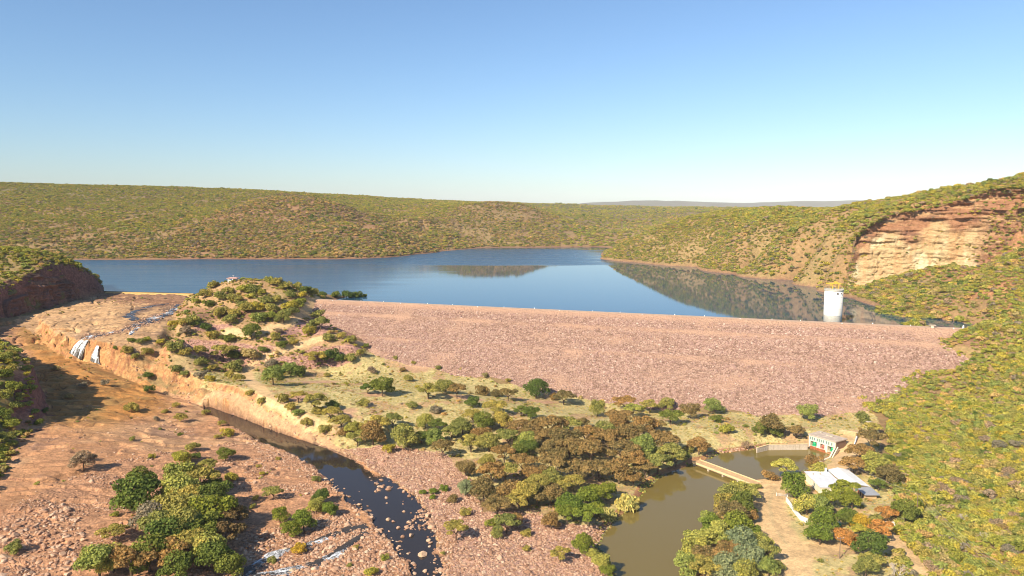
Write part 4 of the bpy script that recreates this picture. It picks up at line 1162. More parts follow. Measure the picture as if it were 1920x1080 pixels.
for x0, x1 in ((0.9, 4.5), (6.3, 8.8), (10.4, 13.8)):
    b = MB(); b.box(x0, 2.5, 0.2, x1, 2.59, 4.59); b.build('recess_shade_panel', M['dark'], ph)  # dark panel stands in for the shade at the back of each bay
def machine(x, y, mat, label):
    m_ = empty('pump_motor', (0, 0, 0)); p = ph.matrix_basis @ Vector((x, y, 2.2)); m_.location = p; m_.rotation_euler = (0, 0, ph_rz)
    tag(m_, label, 'motor')
    b = MB(); b.box(-1.1, -.8, 0, 1.1, .8, .5); b.build('base', mat, m_)
    b = MB(); b.lathe([(.8, .502), (.95, .8), (.95, 1.7), (.6, 2.0)], 20); b.build('housing', mat, m_, True)
for x0, x1 in ((0.9, 4.5), (6.3, 8.8), (10.4, 13.8)):
    b = MB(); b.box(x0, 0.3, 1.6, x1, 2.49, 2.2); b.build('floor_slab', M['concrete'], ph)
bpy.context.view_layer.update()
machine(2.6, 1.4, M['green'], 'bright green pump motor in the left bay of the pump house')
machine(7.5, 1.4, M['red'], 'dull red pump motor in the middle bay of the pump house')
machine(12.6, 1.4, M['green'], 'green pump motor in the right bay beside the wing wall')
b = MB(); b.box(1.2, -.5, 0.0, 9.6, -.3, 2.1)
for k in range(7): b.box(1.2 + k * 1.38, -.62, 0.0, 1.36 + k * 1.38, -.502, 2.1)
b.build('gate_panel', M['rust'], ph)

def wall_line(name, P, mat, thick, label, cat, group=None, cop=None):
    """wall along P = (x, y, z foot, z top)"""
    root = empty(name, (P[0][0], P[0][1], P[0][2])); tag(root, label, cat, group)
    b = MB(); c = MB()
    o = Vector(P[0][:3])
    for i in range(len(P) - 1):
        a = Vector(P[i][:2]); e = Vector(P[i + 1][:2]); d = (e - a); n_ = Vector((-d.y, d.x)).normalized() * thick / 2; dd = d.normalized() * thick * .5
        if i > 0: a = a + dd
        q = [a + n_, a - n_, e - n_ + dd, e + n_ + dd]; z0 = (P[i][2], P[i][2], P[i + 1][2], P[i + 1][2]); z1 = (P[i][3], P[i][3], P[i + 1][3], P[i + 1][3])
        v = [(p.x - o.x, p.y - o.y, z - o.z) for p, z in zip(q, z0)] + [(p.x - o.x, p.y - o.y, z - o.z) for p, z in zip(q, z1)]
        b.add(v, [(0, 3, 2, 1), (4, 5, 6, 7), (0, 1, 5, 4), (1, 2, 6, 5), (2, 3, 7, 6), (3, 0, 4, 7)])
        if cop:
            n2 = n_ * 1.35; q2 = [a + n2, a - n2, e - n2 + dd, e + n2 + dd]
            v = [(p.x - o.x, p.y - o.y, z - o.z + .003) for p, z in zip(q2, z1)] + [(p.x - o.x, p.y - o.y, z - o.z + .2) for p, z in zip(q2, z1)]
            c.add(v, [(0, 3, 2, 1), (4, 5, 6, 7), (0, 1, 5, 4), (1, 2, 6, 5), (2, 3, 7, 6), (3, 0, 4, 7)])
    b.build('wall_body', mat, root)
    if cop: c.build('coping', cop, root)
    return root
def wp(px, py, zt, zb=None):
    p = W(px, py, zt); return (p[0], p[1], (zt - 3.0 if zb is None else zb), zt)
wall_line('retaining_wall', [wp(1419, 840, 3.6, 0), wp(1440, 834, 3.9, 0), wp(1480, 833, 4.0, 0), wp(1513, 832, 4.2, 0)], M['concrete'], 0.6, 'low concrete retaining wall along the back of the brown tailrace pool', 'wall', None, M['deck_edge'])
wall_line('wing_wall', [wp(1567, 836, 5.6, 0), wp(1556, 857, 3.0, 0), wp(1536, 865, 2.4, 0)], M['cream'], 0.7, 'pale concrete wing wall sloping down from the pump house into the pool', 'wall')
wall_line('wing_wall', [wp(1571, 838, 5.6, 0.5), wp(1561, 857, 3.2, 0.5)], M['cream'], 0.5, 'second pale concrete wing wall running parallel beside the pump house track', 'wall')
wall_line('garden_wall', [(*(g := G(1574, 812))[:2], g.z - 1, g.z + 1.6), (*(g := G(1608, 817))[:2], g.z - 1, g.z + 1.6)], M['sand_wall'], 0.5, 'low sandstone coloured wall behind the pump house yard', 'wall', None, M['deck_edge'])
g0 = G(1608, 819); g1 = G(1602, 836); g2 = G(1597, 845)
wall_line('sloping_wall', [(g0.x, g0.y, g0.z - 1, g0.z + 2.4), (g1.x, g1.y, g1.z - 1, g1.z + 1.2), (g2.x, g2.y, g2.z - 1, g2.z + .3)], M['white'], 0.4, 'white edged sloping wall at the right of the pump house yard', 'wall')
g = G(1629, 797); pd = empty('concrete_pedestal', g); tag(pd, 'small white pedestal with flat cap at the foot of the hillside', 'pedestal')
b = MB(); b.lathe([(1.1, -.3), (.8, 0.6), (.5, 1.6)], 12); b.build('stem', M['white'], pd)
b = MB(); b.box(-1.3, -1.0, 1.602, 1.3, 1.0, 1.9); b.build('cap', M['concrete'], pd)

# footbridge weir across the pond
wl_ = [W(1301, 867, 3.0), W(1409, 908, 3.0), W(1417, 899, 3.0), W(1317, 860, 3.0)]
br = empty('weir_bridge', (*wl_[0][:2], 3.0)); tag(br, 'narrow sand coloured weir bridge crossing between the two brown pools', 'bridge')
a0 = Vector((wl_[0][0], wl_[0][1])); a1 = Vector((wl_[1][0], wl_[1][1])); dv = (a1 - a0); BL = dv.length + 1; br.rotation_euler = (0, 0, math.atan2(dv.y, dv.x))
BW = 5.2
b = MB(); b.box(-1, .35, -.5, BL, BW - .35, 0); b.build('deck', M['deck'], br)
for y0, y1 in ((0, .347), (BW - .347, BW)):
    b = MB(); b.box(-1, y0, -.6, BL, y1, .3); b.build('kerb', M['deck_edge'], br)
for k in range(5):
    x = k * BL / 4.0 - .6; b = MB(); b.box(x, .3, -3.2, x + .8, BW - .3, -.602); b.build('pier', M['concrete'], br)
b = MB(); b.box(-.5, 1.6, -3.0, BL - .5, 2.0, -.9); b.build('weir_wall', M['deck_edge'], br)

# the house, its flat-roofed neighbour and the yard
HZ = 4.2
hx, hy = 141.6, 298.0
zr = 8.0
hs = empty('house', (hx, hy, HZ)); tag(hs, 'brick house with low white metal gable roof beside the hillside', 'house')
x0, x1, y0, y1 = -4.0, 4.2, -9.0, 9.2
b = MB(); b.prism([(x0, y0, -.5), (x1, y0, -.5), (x1, y0, 3.0), (0, y0, 3.85), (x0, y0, 3.0)], (0, y1 - y0, 0)); b.build('wall', M['sand_wall'], hs)
rf = None
for s in (-1, 1):
    xe = x0 - .5 if s < 0 else x1 + .5
    b = MB(); b.prism([(0, y0 - .6, 3.92), (xe, y0 - .6, 2.98), (xe, y0 - .6, 3.1), (0, y0 - .6, 4.04)], (0, y1 - y0 + 1.2, 0))
    for k in range(26):
        yy = y0 - .5 + k * (y1 - y0 + 1.0) / 25; b.prism([(0, yy, 4.045), (xe, yy, 3.105), (xe, yy, 3.16), (0, yy, 4.1)], (0, .06, 0))
    b.build('roof', M['metal_roof'], hs)
b = MB(); b.box(-.18, y0 - .6, 4.1, .18, y1 + .6, 4.17); b.build('ridge_cap', M['metal_roof'], hs)
b = MB(); b.prism([(-3.6, y0 - .603, 3.0), (-4.4, y0 - .603, 2.95), (0, y0 - .603, 3.8), (4.6, y0 - .603, 2.95), (3.8, y0 - .603, 3.0), (0, y0 - .603, 3.62)], (0, -.06, 0)); b.build('barge_board', M['grey_roof'], hs)
for x in (-2.9, -1.0):
    b = MB(); b.box(x, y0 - .06, .9, x + 1.1, y0 + .05, 2.1); w_ = b.build('window', M['glass'], hs)
b = MB(); b.box(x0 - .06, -5, .9, x0 + .05, -3.6, 2.1); b.build('window', M['glass'], hs)
lt = empty('veranda', (hx + 1.0, hy - 9.1, HZ)); tag(lt, 'grey lean-to porch in front of the white gable roofed house', 'porch')
b = MB(); b.prism([(-2.2, -.6, 2.75), (4.0, -.6, 2.75), (4.6, -7.4, 2.05), (-1.6, -7.4, 2.05)], (0, 0, .14)); b.build('roof', M['grey_roof'], lt)
b = MB(); b.box(-1.3, -6.4, -.5, 3.6, -.62, 2.0); b.build('wall', M['sand_wall'], lt)
for y in (-5.6, -3.6): 
    b = MB(); b.box(-1.36, y, 0.2, -1.25, y + .9, 1.9); b.build('door', M['dark'], lt)
b = MB(); b.box(-1.37, -1.9, .1, -1.25, -.9, 2.0); b.build('red_door', M['red'], lt)
ob = empty('outbuilding', (129.6, 296.5, HZ)); tag(ob, 'flat white roofed outbuilding to the left of the gabled house', 'outbuilding')
b = MB(); b.box(-3.2, -7.6, -.5, 6.4, 8, 2.5); b.build('wall', M['cream'], ob)
for k, (ya, yb, za, zb2) in enumerate(((-8.1, -3.3, 2.55, 2.85), (-3.2, .3, 2.95, 3.05), (.4, 8.4, 2.9, 3.3))):
    b = MB(); b.prism([(-3.7, ya, za), (-3.7, yb, zb2), (-3.7, yb, zb2 + .15), (-3.7, ya, za + .15)], (10.4, 0, 0)); b.build('roof', M['metal_roof'], ob)
for x in (-1.2, 1.8): b = MB(); b.lathe([(.25, 0), (.25, .6), (.1, .75)], 10); v_ = b.build('roof_vent', M['concrete'], ob); v_.location = (x, 5, 3.2)
b = MB(); b.box(4.9, 7.2, -.5, 5.6, 7.9, 5.2); b.build('chimney', M['white'], ob)
b = MB(); b.box(-3.26, -2, .9, -3.15, -.8, 2); b.build('window', M['glass'], ob)
gw = [G(1474, 940), G(1487, 958), G(1501, 975), G(1516, 982)]
wall_line('garden_wall', [(p.x, p.y, p.z - .6, p.z + 1.5) for p in gw], M['white'], 0.35, 'white garden wall along the dirt road in front of the house', 'wall', None, M['white'])
gf = [G(1658, 985), G(1672, 986), G(1686, 983)]
wall_line('fence_panel', [(p.x, p.y, p.z - .5, p.z + 1.5) for p in gf], M['white'], 0.15, 'short white fence panel half hidden by orange bushes', 'fence')
gf = [G(1727, 975), G(1750, 973), G(1768, 968), G(1757, 952), G(1745, 938)]
wall_line('fence_panel', [(p.x, p.y, p.z - .5, p.z + 1.6) for p in gf], M['white'], 0.15, 'white corner fence at the foot of the bushy hillside', 'fence')
g = G(1574, 985); bn = empty('garbage_bin', g); tag(bn, 'small pale green bin among the yard trees', 'bin')
b = MB(); b.lathe([(.55, -.1), (.7, 1.1)], 10); b.build('body', M['green'], bn); b = MB(); b.lathe([(.78, 1.102), (.5, 1.35)], 10); b.build('lid', M['white'], bn)
# gate at the weir track
g = G(1456, 930); gt = empty('farm_gate', g, R(-20)); tag(gt, 'pale tubular gate across the dirt road near the weir', 'gate')
for x in (0, 4.2): b = MB(); b.tube([(x, 0, -.3), (x, 0, 1.5)], .1, 6); b.build('post', M['white'], gt)
b = MB()
for z in (.4, .8, 1.2): b.tube([(0, 0, z), (4.2, 0, z)], .04, 5)
b.build('bars', M['white'], gt)

# poles and overhead wires
def pole(px, py, h, label):
    g = G(px, py); p = empty('utility_pole', g); tag(p, label, 'pole', 'utility poles')
    b = MB(); b.tube([(0, 0, -.8), (0, 0, h)], [.17, .12], 8); b.build('shaft', M['wood'], p)
    b = MB(); b.box(-1.1, -.07, h - .6, 1.1, .07, h - .45); b.build('crossarm', M['wood'], p)
    for x in (-1, 0.0, 1):
        b = MB(); b.tube([(x, 0.1, h - .45), (x, 0.1, h - .2)], .06, 6); b.build('insulator', M['white'], p)
    return g + Vector((0, 0, h - .2))
t1 = pole(1574, 1047, 7.5, 'thin wooden pole on bare ground in front of the orange tree')
t2 = pole(1719, 962, 8.0, 'wooden pole beside the white corner fence')
t3 = pole(1592, 893, 6.5, 'short wooden pole behind the white gable roof')
def wire(a, e, sag, label):
    b = MB(); b.tube([a.lerp(e, k / 24) - Vector((0, 0, sag * 4 * (k / 24) * (1 - k / 24))) for k in range(25)], 0.028, 4)
    tag(b.build('power_line', M['wire']), label, 'wire', 'overhead wires')
end = G(1880, 1110) + Vector((0, 0, 7))
for x, nm in ((-1, 'left'), (0, 'middle'), (1, 'right')): wire(t2 + Vector((x, 0, 0)), end + Vector((x * 1.3, 0, 0)), 2.0, {'left': 'thin overhead wire, lowest of three dropping across the hillside', 'middle': 'thin overhead wire between the two others over the hillside', 'right': 'thin overhead wire, highest of three crossing the hillside'}[nm])
wire(t3, t2, 1.2, 'thin overhead wire from behind the house to the fence pole')

# spillway sill, shelter on the knoll, things on the dam crest
s0_, s1_ = W(203, 546.5, LAKE + .5), W(353, 550, LAKE + .5)
sd_ = Vector((s1_[0] - s0_[0], s1_[1] - s0_[1])); si = empty('spillway_weir', (s0_[0], s0_[1], LAKE), math.atan2(sd_.y, sd_.x)); tag(si, 'low ochre concrete spillway sill at the edge of the reservoir', 'weir')
b = MB(); prof_ = [(2.2, -5), (2.2, -.3), (1.5, .25), (.6, .35), (-.8, -.1), (-2.2, -1.2), (-3.4, -3.2), (-3.6, -5)]
b.prism([(-3, y, z) for y, z in prof_], (sd_.length + 8, 0, 0)); b.build('sill', M['ochre'], si)
g = G(437, 527); hu = empty('lookout_shelter', g); tag(hu, 'small white lookout shelter with pink flat roof on the knoll top', 'shelter')
for x, y in ((-3.2, -1.6), (0.2, -1.6), (-3.2, 1.8), (3.2, 1.8)): b = MB(); b.box(x - .35, y - .35, -1.5, x + .35, y + .35, 2.2); b.build('pillar', M['white'], hu)
for bx in ((-2.8, -1.5, -1.5, -.2, -1.3, .9), (.6, 1.2, -1.5, 3.0, 1.4, 2.2)):
    b = MB(); b.box(*bx); b.build('wall', M['white'], hu)
b = MB(); b.box(-4.4, -2.6, 2.202, 4.2, 2.8, 2.6); b.prism([(-4.2, -2.4, 2.602), (4.0, -2.4, 2.602), (2.2, 0, 3.1), (-2.4, 0, 3.1)], (0, 2.0, 0)); b.build('roof', M['roof_pink'], hu)
b = MB(); b.tube([(.3, 0, 2.6), (.3, 0, 5.0)], .06, 6); b.tube([(-.5, 0, 4.6), (1.2, 0, 4.6)], .05, 5); b.build('antenna', M['white'], hu)
g = Vector((*W(1748, 614, CREST)[:2], CREST)); pt = empty('crest_shelter', g, R(-19)); tag(pt, 'flat topped concrete table shelter at the right end of the dam crest', 'shelter')
b = MB(); b.box(-1.9, -1.2, 1.3, 1.9, 1.2, 1.6); b.build('roof', M['concrete'], pt)
b = MB(); b.box(-.7, -.5, -.2, .7, .5, 1.298); b.build('pillar', M['cream'], pt)
proto = None
mk = MB(); mk.lathe([(.42, -.2), (.4, .5), (.22, .95), (.05, 1.05)], 10); mk_me = mk.mesh('marker_stone', M['white'], True)
for k, s in enumerate(np.linspace(22, DAM_L - 12, 22)):
    q = A_[:2] + DT * (s + random.uniform(-3, 3)) + DN * (-HALF + .7 if k % 3 else HALF - .8)
    o = link(bpy.data.objects.new('marker_stone', mk_me)); o.location = (q[0], q[1], CREST); sz_ = random.uniform(.55, .85); o.scale = (sz_, sz_, sz_)
    tag(o, 'small whitewashed marker stone, one of the row along the dam crest road', 'marker', 'marker stones along the dam crest')
q = W(1806, 617, CREST); o = link(bpy.data.objects.new('marker_post', mk_me)); o.location = (q[0], q[1], CREST); o.scale = (1.3, 1.3, 2.4)
tag(o, 'tall white marker post at the far right end of the crest road', 'post')

# boulders one can point at
BLD = [('652,983,18', 'large rounded tan boulder at the head of the rapids'), ('621,1007,15', 'pale flat topped boulder between the two rapids'), ('550,1067,20', 'biggest tan boulder at the lower end of the rapids'),
       ('804,1018,13', 'pale boulder alone in dark water near the right bank'), ('771,1007,15', 'upright pinkish boulder in the middle of the dark river'), ('747,988,11', 'round boulder at right end of a line of three in the river'),
       ('738,983,9', 'small middle boulder of a line of three in the river'), ('728,979,12', 'left boulder of a line of three in the dark river'), ('711,992,14', 'golden boulder on a small stone islet in the river'),
       ('802,965,20', 'wide slab boulder on the right river bank'), ('757,964,9', 'pointed dark boulder standing alone in open river water'), ('809,986,18', 'broad pink boulder leaning into the river from the right bank'),
       ('792,1044,24', 'golden boulder heap stone beside a little white riffle'), ('638,1017,10', 'small rounded boulder just below the pale flat topped one'), ('607,1033,14', 'tan boulder beside the lower rapids'),
       ('686,1001,14', 'orange boulder splitting the white water at the river edge'), ('672,964,13', 'round pink boulder at the left edge of the dark pool'), ('667,956,12', 'boulder touching the round pink one at the pool edge'),
       ('490,1023,12', 'tan boulder in the shade of the big dark trees'), ('482,1038,14', 'orange boulder beside the upper rapids under the trees'), ('811,957,11', 'pale boulder above the wide slab on the right bank'),
       ('123,953,22', 'dark cracked boulder on the open rubble slope at left'), ('148,970,10', 'small dark boulder below the cracked one on the left rubble'), ('10,1011,18', 'pale boulder at the far left edge of the rubble'),
       ('50,1012,15', 'tan boulder right of the one at the left edge'), ('28,1001,20', 'long low boulder between two others at far left'), ('157,1010,14', 'grey boulder in the rubble left of the big trees'),
       ('977,1005,12', 'brown block boulder on the pink rubble below the brown trees'), ('420,840,14', 'white topped boulder near the round green bush by the river'), ('437,775,12', 'dark boulder group stone at the narrow upper river'),
       ('507,798,7', 'small block standing in the water below the cut bank')]
bm_ = [rock_mesh('boulder', 900 + k, M['boulder'], 3, .7) for k in range(5)]
for k, (s, lab) in enumerate(BLD):
    px, py, w = (float(a) for a in s.split(',')); g = G(px, py + w * .2); d = g.y; rad = w * d / F / 2 * 0.85
    o = link(bpy.data.objects.new('boulder', bm_[k % 5])); o.location = (g.x, g.y, max(g.z, RIVER_Z if 600 < px < 830 else 0) + rad * .2); o.scale = (rad, rad * .9, rad * .85); o.rotation_euler = (0, 0, random.uniform(0, 6.28))
    tag(o, lab, 'boulder', 'boulders by the river')
#--PART3--
# ------------------------------------------------------------------ trees and shrubs one can tell apart: (px, py, crown width px, colour)
PLANTS = [
 ('on the grassy flat below the dam', '''717,725,50,g 690,728,30,g 682,753,24,o 772,758,22,o 818,765,24,p 803,733,42,o 836,725,36,o 857,735,34,b 905,730,28,b 930,735,24,b 953,740,32,b 885,753,28,g 927,763,46,o 977,770,30,g 995,775,30,g 1005,728,48,g 1057,745,40,b 1040,742,20,r 887,783,40,o 907,793,44,g 940,788,40,o 1120,767,36,o 1172,758,42,b 1187,770,34,l 1160,782,50,b 1090,793,32,b 1217,763,34,o 1250,757,32,o 1257,780,44,g 1227,797,36,b 697,693,20,p 613,702,12,o 755,692,14,b 765,708,20,o 1295,772,36,b 1337,762,38,l 1342,783,24,g 1363,803,28,y 1443,797,50,b 1427,805,30,g 1453,810,30,g 1492,810,32,b 1515,777,34,l 1310,837,42,b 1400,833,20,p 1282,850,20,g 742,670,12,o 775,680,10,o 822,688,12,o 865,692,12,o 910,702,14,h 953,712,12,o 1290,840,22,o'''),
 ('in the scrub at the left of the flat', '''707,795,48,o 737,792,36,o 700,817,50,b 757,820,56,o 790,820,34,g 820,798,34,g 797,792,34,l 813,820,40,l 847,813,40,o 867,800,44,o 730,840,24,y 670,823,40,o 645,807,24,b 560,745,30,o 590,760,40,o 620,775,36,o 640,792,38,o 660,803,30,l 623,760,24,g 597,767,24,o 575,790,22,o 610,803,24,o 560,772,24,l 530,745,24,o 545,760,22,o 680,800,28,o'''),
 ('in the dense grove beside the pond', '''830,845,40,b 873,877,44,b 883,830,50,o 900,817,40,b 917,830,48,o 953,820,50,o 987,827,44,l 993,840,36,g 973,850,40,g 980,870,56,b 973,803,50,b 1000,807,56,b 1033,803,60,b 1063,800,50,o 1027,823,56,b 1057,830,60,b 1100,820,56,b 1133,807,52,o 1160,797,46,b 1180,817,50,b 1207,807,50,b 1240,830,60,b 1257,853,56,o 1207,843,60,l 1167,853,60,b 1107,847,64,b 1067,843,56,b 1033,853,56,b 1040,880,64,b 1083,880,70,b 1123,880,60,b 1033,897,50,o 1160,887,56,b 1187,897,44,b 1233,870,56,o 1190,870,50,b 1267,863,36,o 873,913,38,s 923,893,60,b 947,887,56,o 907,920,56,b 957,920,64,b 990,927,60,o 973,940,54,o 933,950,56,b 1007,933,50,b 1033,927,56,b 1053,920,40,o 950,983,50,o 960,973,40,b 933,997,30,o 1033,977,40,b 1140,833,56,b 1000,888,50,b 1010,905,50,o 1210,880,44,b 945,855,44,b 915,862,36,o 1075,905,44,o'''),
 ('at the pond edge below the grove', '''1073,950,60,G 1100,933,56,G 1123,927,50,G 1140,920,40,G 1103,967,56,G 1063,967,44,G 1117,953,40,G 1178,937,48,R 1137,960,40,R 1092,1022,44,G 1127,1053,44,l 1113,1040,30,l 1140,1070,30,G'''),
 ('on the rubble between river and pond', '''855,997,44,o 873,957,24,o 850,933,24,b 793,922,14,G 813,920,18,G 833,913,20,G 812,930,14,G 1050,1040,40,o 987,1027,16,o 722,1043,18,y 697,1068,28,y 923,977,28,G 987,997,22,o 830,1035,10,o'''),
 ('on the bare rock bed at left', '''247,763,24,o 280,728,18,g 338,782,22,o 330,758,14,o 310,770,12,o 293,785,12,p 387,772,16,o 427,808,24,y 362,835,26,o 248,822,12,o 417,792,16,o 338,813,10,g 408,817,14,o 423,852,32,g 367,855,18,g 340,860,34,y 388,877,34,o 285,855,12,y 157,867,40,p 168,858,14,o 433,893,26,y 485,873,10,o 157,722,14,p 197,717,14,p 130,742,14,h 220,655,0,o 105,690,12,h'''),
 ('in the riverside thicket at lower left', '''263,902,34,g 257,933,68,g 337,907,56,l 377,907,56,o 337,927,60,l 397,917,40,g 360,940,56,o 400,940,50,g 293,950,30,l 330,963,60,o 373,960,60,o 397,973,62,G 283,980,50,p 307,987,66,o 350,997,66,o 383,1007,60,g 433,980,46,d 443,965,30,b 423,1010,56,d 320,1017,66,g 360,1033,60,o 387,1037,60,l 403,1053,60,g 317,1047,66,b 280,1050,60,g 213,1053,50,l 187,1063,60,l 247,1063,60,b 333,1073,50,g 427,1067,50,g'''),
 ('on the open rubble at lower left', '''215,998,46,o 27,1027,28,o 150,1052,16,y 215,963,14,y'''),
 ('beside the rapids', '''525,965,36,G 547,992,42,G 570,980,44,G 617,955,32,G 603,933,34,g 593,950,38,l 560,1027,28,Y 513,922,36,o 480,932,14,o 473,948,14,o 593,897,18,o 522,858,10,o 510,1048,18,o 492,887,10,y 668,1025,12,o 655,1058,12,o'''),
 ('on the scrubby knoll', '''401,532,22,o 385,548,26,o 368,563,18,y 392,566,24,g 427,542,24,o 413,552,30,o 439,558,30,o 459,538,30,y 476,540,30,o 506,524,24,l 518,528,26,o 534,533,26,o 544,550,26,o 558,534,20,o 573,541,24,g 587,545,22,o 605,549,18,g 567,550,20,y 562,567,30,y 544,571,34,y 548,581,30,o 518,558,26,o 498,561,30,o 484,571,30,y 463,575,34,o 510,575,30,o 532,593,36,o 484,591,34,l 439,583,30,o 415,583,30,o 431,597,30,o 360,597,30,o 370,603,20,g 344,601,24,o 385,613,22,g 399,625,26,o 348,617,24,p 326,605,22,y 472,621,38,g 431,633,24,g 417,631,14,g 494,653,22,g 530,645,24,g 550,639,20,o 522,618,18,p 516,629,24,o 597,589,30,o 613,595,34,o 601,605,40,o 579,619,26,y 587,609,26,o 617,629,26,o 641,625,24,o 660,633,24,o 686,647,14,g 470,552,22,l 490,546,20,y 455,568,24,o 505,590,26,y'''),
 ('below the knoll tracks', '''419,662,44,o 439,664,26,g 470,662,34,h 377,657,24,o 328,649,28,o 350,657,24,o 619,666,32,g 591,674,36,o 635,668,24,g 657,668,24,o 676,660,20,o 540,688,30,l 556,692,34,g 510,680,24,p 512,708,40,l 524,700,24,g 439,686,32,o 377,678,24,o 399,688,18,o 377,702,22,p 395,708,18,y 447,706,24,o 431,700,18,o 300,640,16,y 275,635,14,y'''),
 ('on the ochre bank below the knoll', '''277,702,18,g 247,637,14,g 277,660,20,o 240,655,20,o 217,652,10,G 253,667,16,o 262,640,14,o 330,690,20,o 470,735,18,o 490,750,20,o 345,700,16,o'''),
 ('at the left end of the dam crest', '''629,552,18,g 651,552,24,g 667,553,24,g 682,556,14,g'''),
 ('by the tailrace pool', '''1525,860,28,b 1470,878,46,l 1443,890,28,b 1538,885,30,l 1565,887,24,G 1487,913,54,G 1420,910,16,o'''),
 ('between the house and the hillside', '''1633,833,44,b 1610,853,46,b 1600,873,46,b 1640,877,46,l 1668,893,44,b 1647,910,30,g 1633,803,30,o 1617,783,28,o 1697,963,44,g 1663,963,36,r 1643,973,26,o'''),
 ('in the yard in front of the house', '''1582,925,48,G 1557,940,38,G 1513,950,42,l 1537,952,42,l 1597,943,34,G 1543,980,50,G 1537,1003,50,G 1587,962,28,G 1593,975,34,g 1613,980,32,Y 1583,1007,42,r 1613,997,30,y 1650,1000,40,r 1633,1025,56,g 1633,1052,40,o 1623,1067,40,o'''),
 ('on the right bank of the pond', '''1390,923,40,l 1370,937,46,o 1403,933,36,o 1357,950,44,o 1390,953,48,g 1370,970,50,b 1407,970,30,b 1330,977,40,l 1337,993,50,G 1380,993,58,G 1410,1003,40,G 1313,1017,56,l 1353,1017,60,l 1390,1027,58,s 1423,1020,44,l 1300,1040,54,l 1330,1047,50,b 1370,1043,56,b 1403,1053,58,s 1433,1040,46,o 1290,1067,48,l 1323,1070,50,o 1360,1067,56,s 1440,1067,40,l 1393,1073,50,l 1457,1060,26,o'''),
 ('on top of the near left cliff', '''8,668,24,l 22,690,22,o 6,700,26,g 25,725,24,y 8,738,26,l 30,760,22,o 6,775,28,g 20,795,24,y 8,820,24,o 22,830,18,l 4,845,16,g 20,662,16,o 38,740,16,o'''),
 ('at the shaded foot of the left cliff', '''75,790,16,g 62,640,0,g 85,770,12,g'''),
]
NAMES = {'b': 'rust-brown', 'o': 'olive', 'g': 'dark green', 'G': 'bright green', 'l': 'light green', 'y': 'yellow-green', 'Y': 'golden yellow', 'r': 'orange', 'p': 'greyish', 'd': 'dark brown', 's': 'silvery green', 'h': 'straw coloured', 'R': 'pale yellow'}
recs = []
for zi, (zone_, data) in enumerate(PLANTS):
    for q in data.split():
        a = q.split(','); px, py, w = float(a[0]), float(a[1]), float(a[2]); c = a[3]
        if w <= 0: continue
        g = G(px, py + w * 0.36)
        W_m = w * math.hypot(g.x, g.y) / F * (1.0 if 'scrubby knoll' in zone_ else 1.4 if 'thicket' in zone_ else 1.3 if 'right bank' in zone_ else 1.22 if 'yard' in zone_ else 1.15)
        if c == 'R': form = 'reed'
        elif w < 30 or zone_.startswith(('on the scrubby', 'below the knoll', 'on the ochre')) and w < 36: form = 'shrub'
        elif c in 'bohdr': form = 'u' if (int(px * 7 + py) % 10) < 7 else 'r'
        else: form = 'r' if (int(px * 7 + py) % 10) < 8 else 'u'
        noun = {'reed': 'reed clump', 'shrub': 'shrub', 'u': 'flat-topped tree', 'r': 'round tree'}[form]
        size = {'reed': '', 'shrub': 'tiny' if w < 17 else 'low' if w < 25 else 'bushy'}.get(form, 'small' if w < 40 else 'mid-sized' if w < 52 else 'big')
        recs.append(dict(z=zone_, px=px, py=py, w=w, c=c, g=g, W=W_m, form=form, base=(size + ' ' + NAMES[c] + ' ' + noun).strip(), noun=noun))
# labels: what it looks like and where it stands; look-alikes told apart by the nearest differing neighbour or by their place in the group
from collections import defaultdict
SHORT = {'on the grassy flat below the dam': 'on the flat', 'in the scrub at the left of the flat': 'left of the flat', 'in the dense grove beside the pond': 'in the grove', 'at the pond edge below the grove': 'at the pond',
         'on the rubble between river and pond': 'on the rubble', 'on the bare rock bed at left': 'on the bedrock', 'in the riverside thicket at lower left': 'in the thicket', 'on the open rubble at lower left': 'on the rubble',
         'beside the rapids': 'by the rapids', 'on the scrubby knoll': 'on the knoll', 'below the knoll tracks': 'below the knoll', 'on the ochre bank below the knoll': 'on the bank', 'at the left end of the dam crest': 'on the crest',
         'by the tailrace pool': 'by the tailrace', 'between the house and the hillside': 'behind the house', 'in the yard in front of the house': 'in the yard', 'on the right bank of the pond': 'on the bank',
         'on top of the near left cliff': 'on the cliff', 'at the shaded foot of the left cliff': 'below the cliff'}
ORD = 'first second third fourth fifth sixth seventh eighth ninth tenth eleventh twelfth thirteenth fourteenth fifteenth sixteenth seventeenth eighteenth nineteenth twentieth'.split()
def place_label(rank, base, place):
    w = (ORD[rank] + ' from left of the ' + base + 's ' + place) if rank < len(ORD) else base + ' ' + place
    w = w.replace('bushs', 'bushes').replace('reed clumps', 'reed clumps'); return w
byk = defaultdict(list)
for r_ in recs: byk[(r_['base'], r_['z'])].append(r_)
def neighbour(r_):
    best = None
    for q in recs:
        if q is r_ or q['z'] != r_['z'] or q['c'] == r_['c']: continue
        d = math.hypot(q['px'] - r_['px'], (q['py'] - r_['py']) * 1.5)
        if best is None or d < best[0]: best = (d, q)
    if best is None or best[0] > 90: return None
    q = best[1]; dx, dy = r_['px'] - q['px'], r_['py'] - q['py']
    side = ('right of' if dx > 0 else 'left of') if abs(dx) > abs(dy) * 1.2 else ('below' if dy > 0 else 'behind')
    nm = NAMES[q['c']]; return side + (' an ' if nm[0] in 'aeiou' else ' a ') + nm + ' ' + q['noun'].split()[-1]
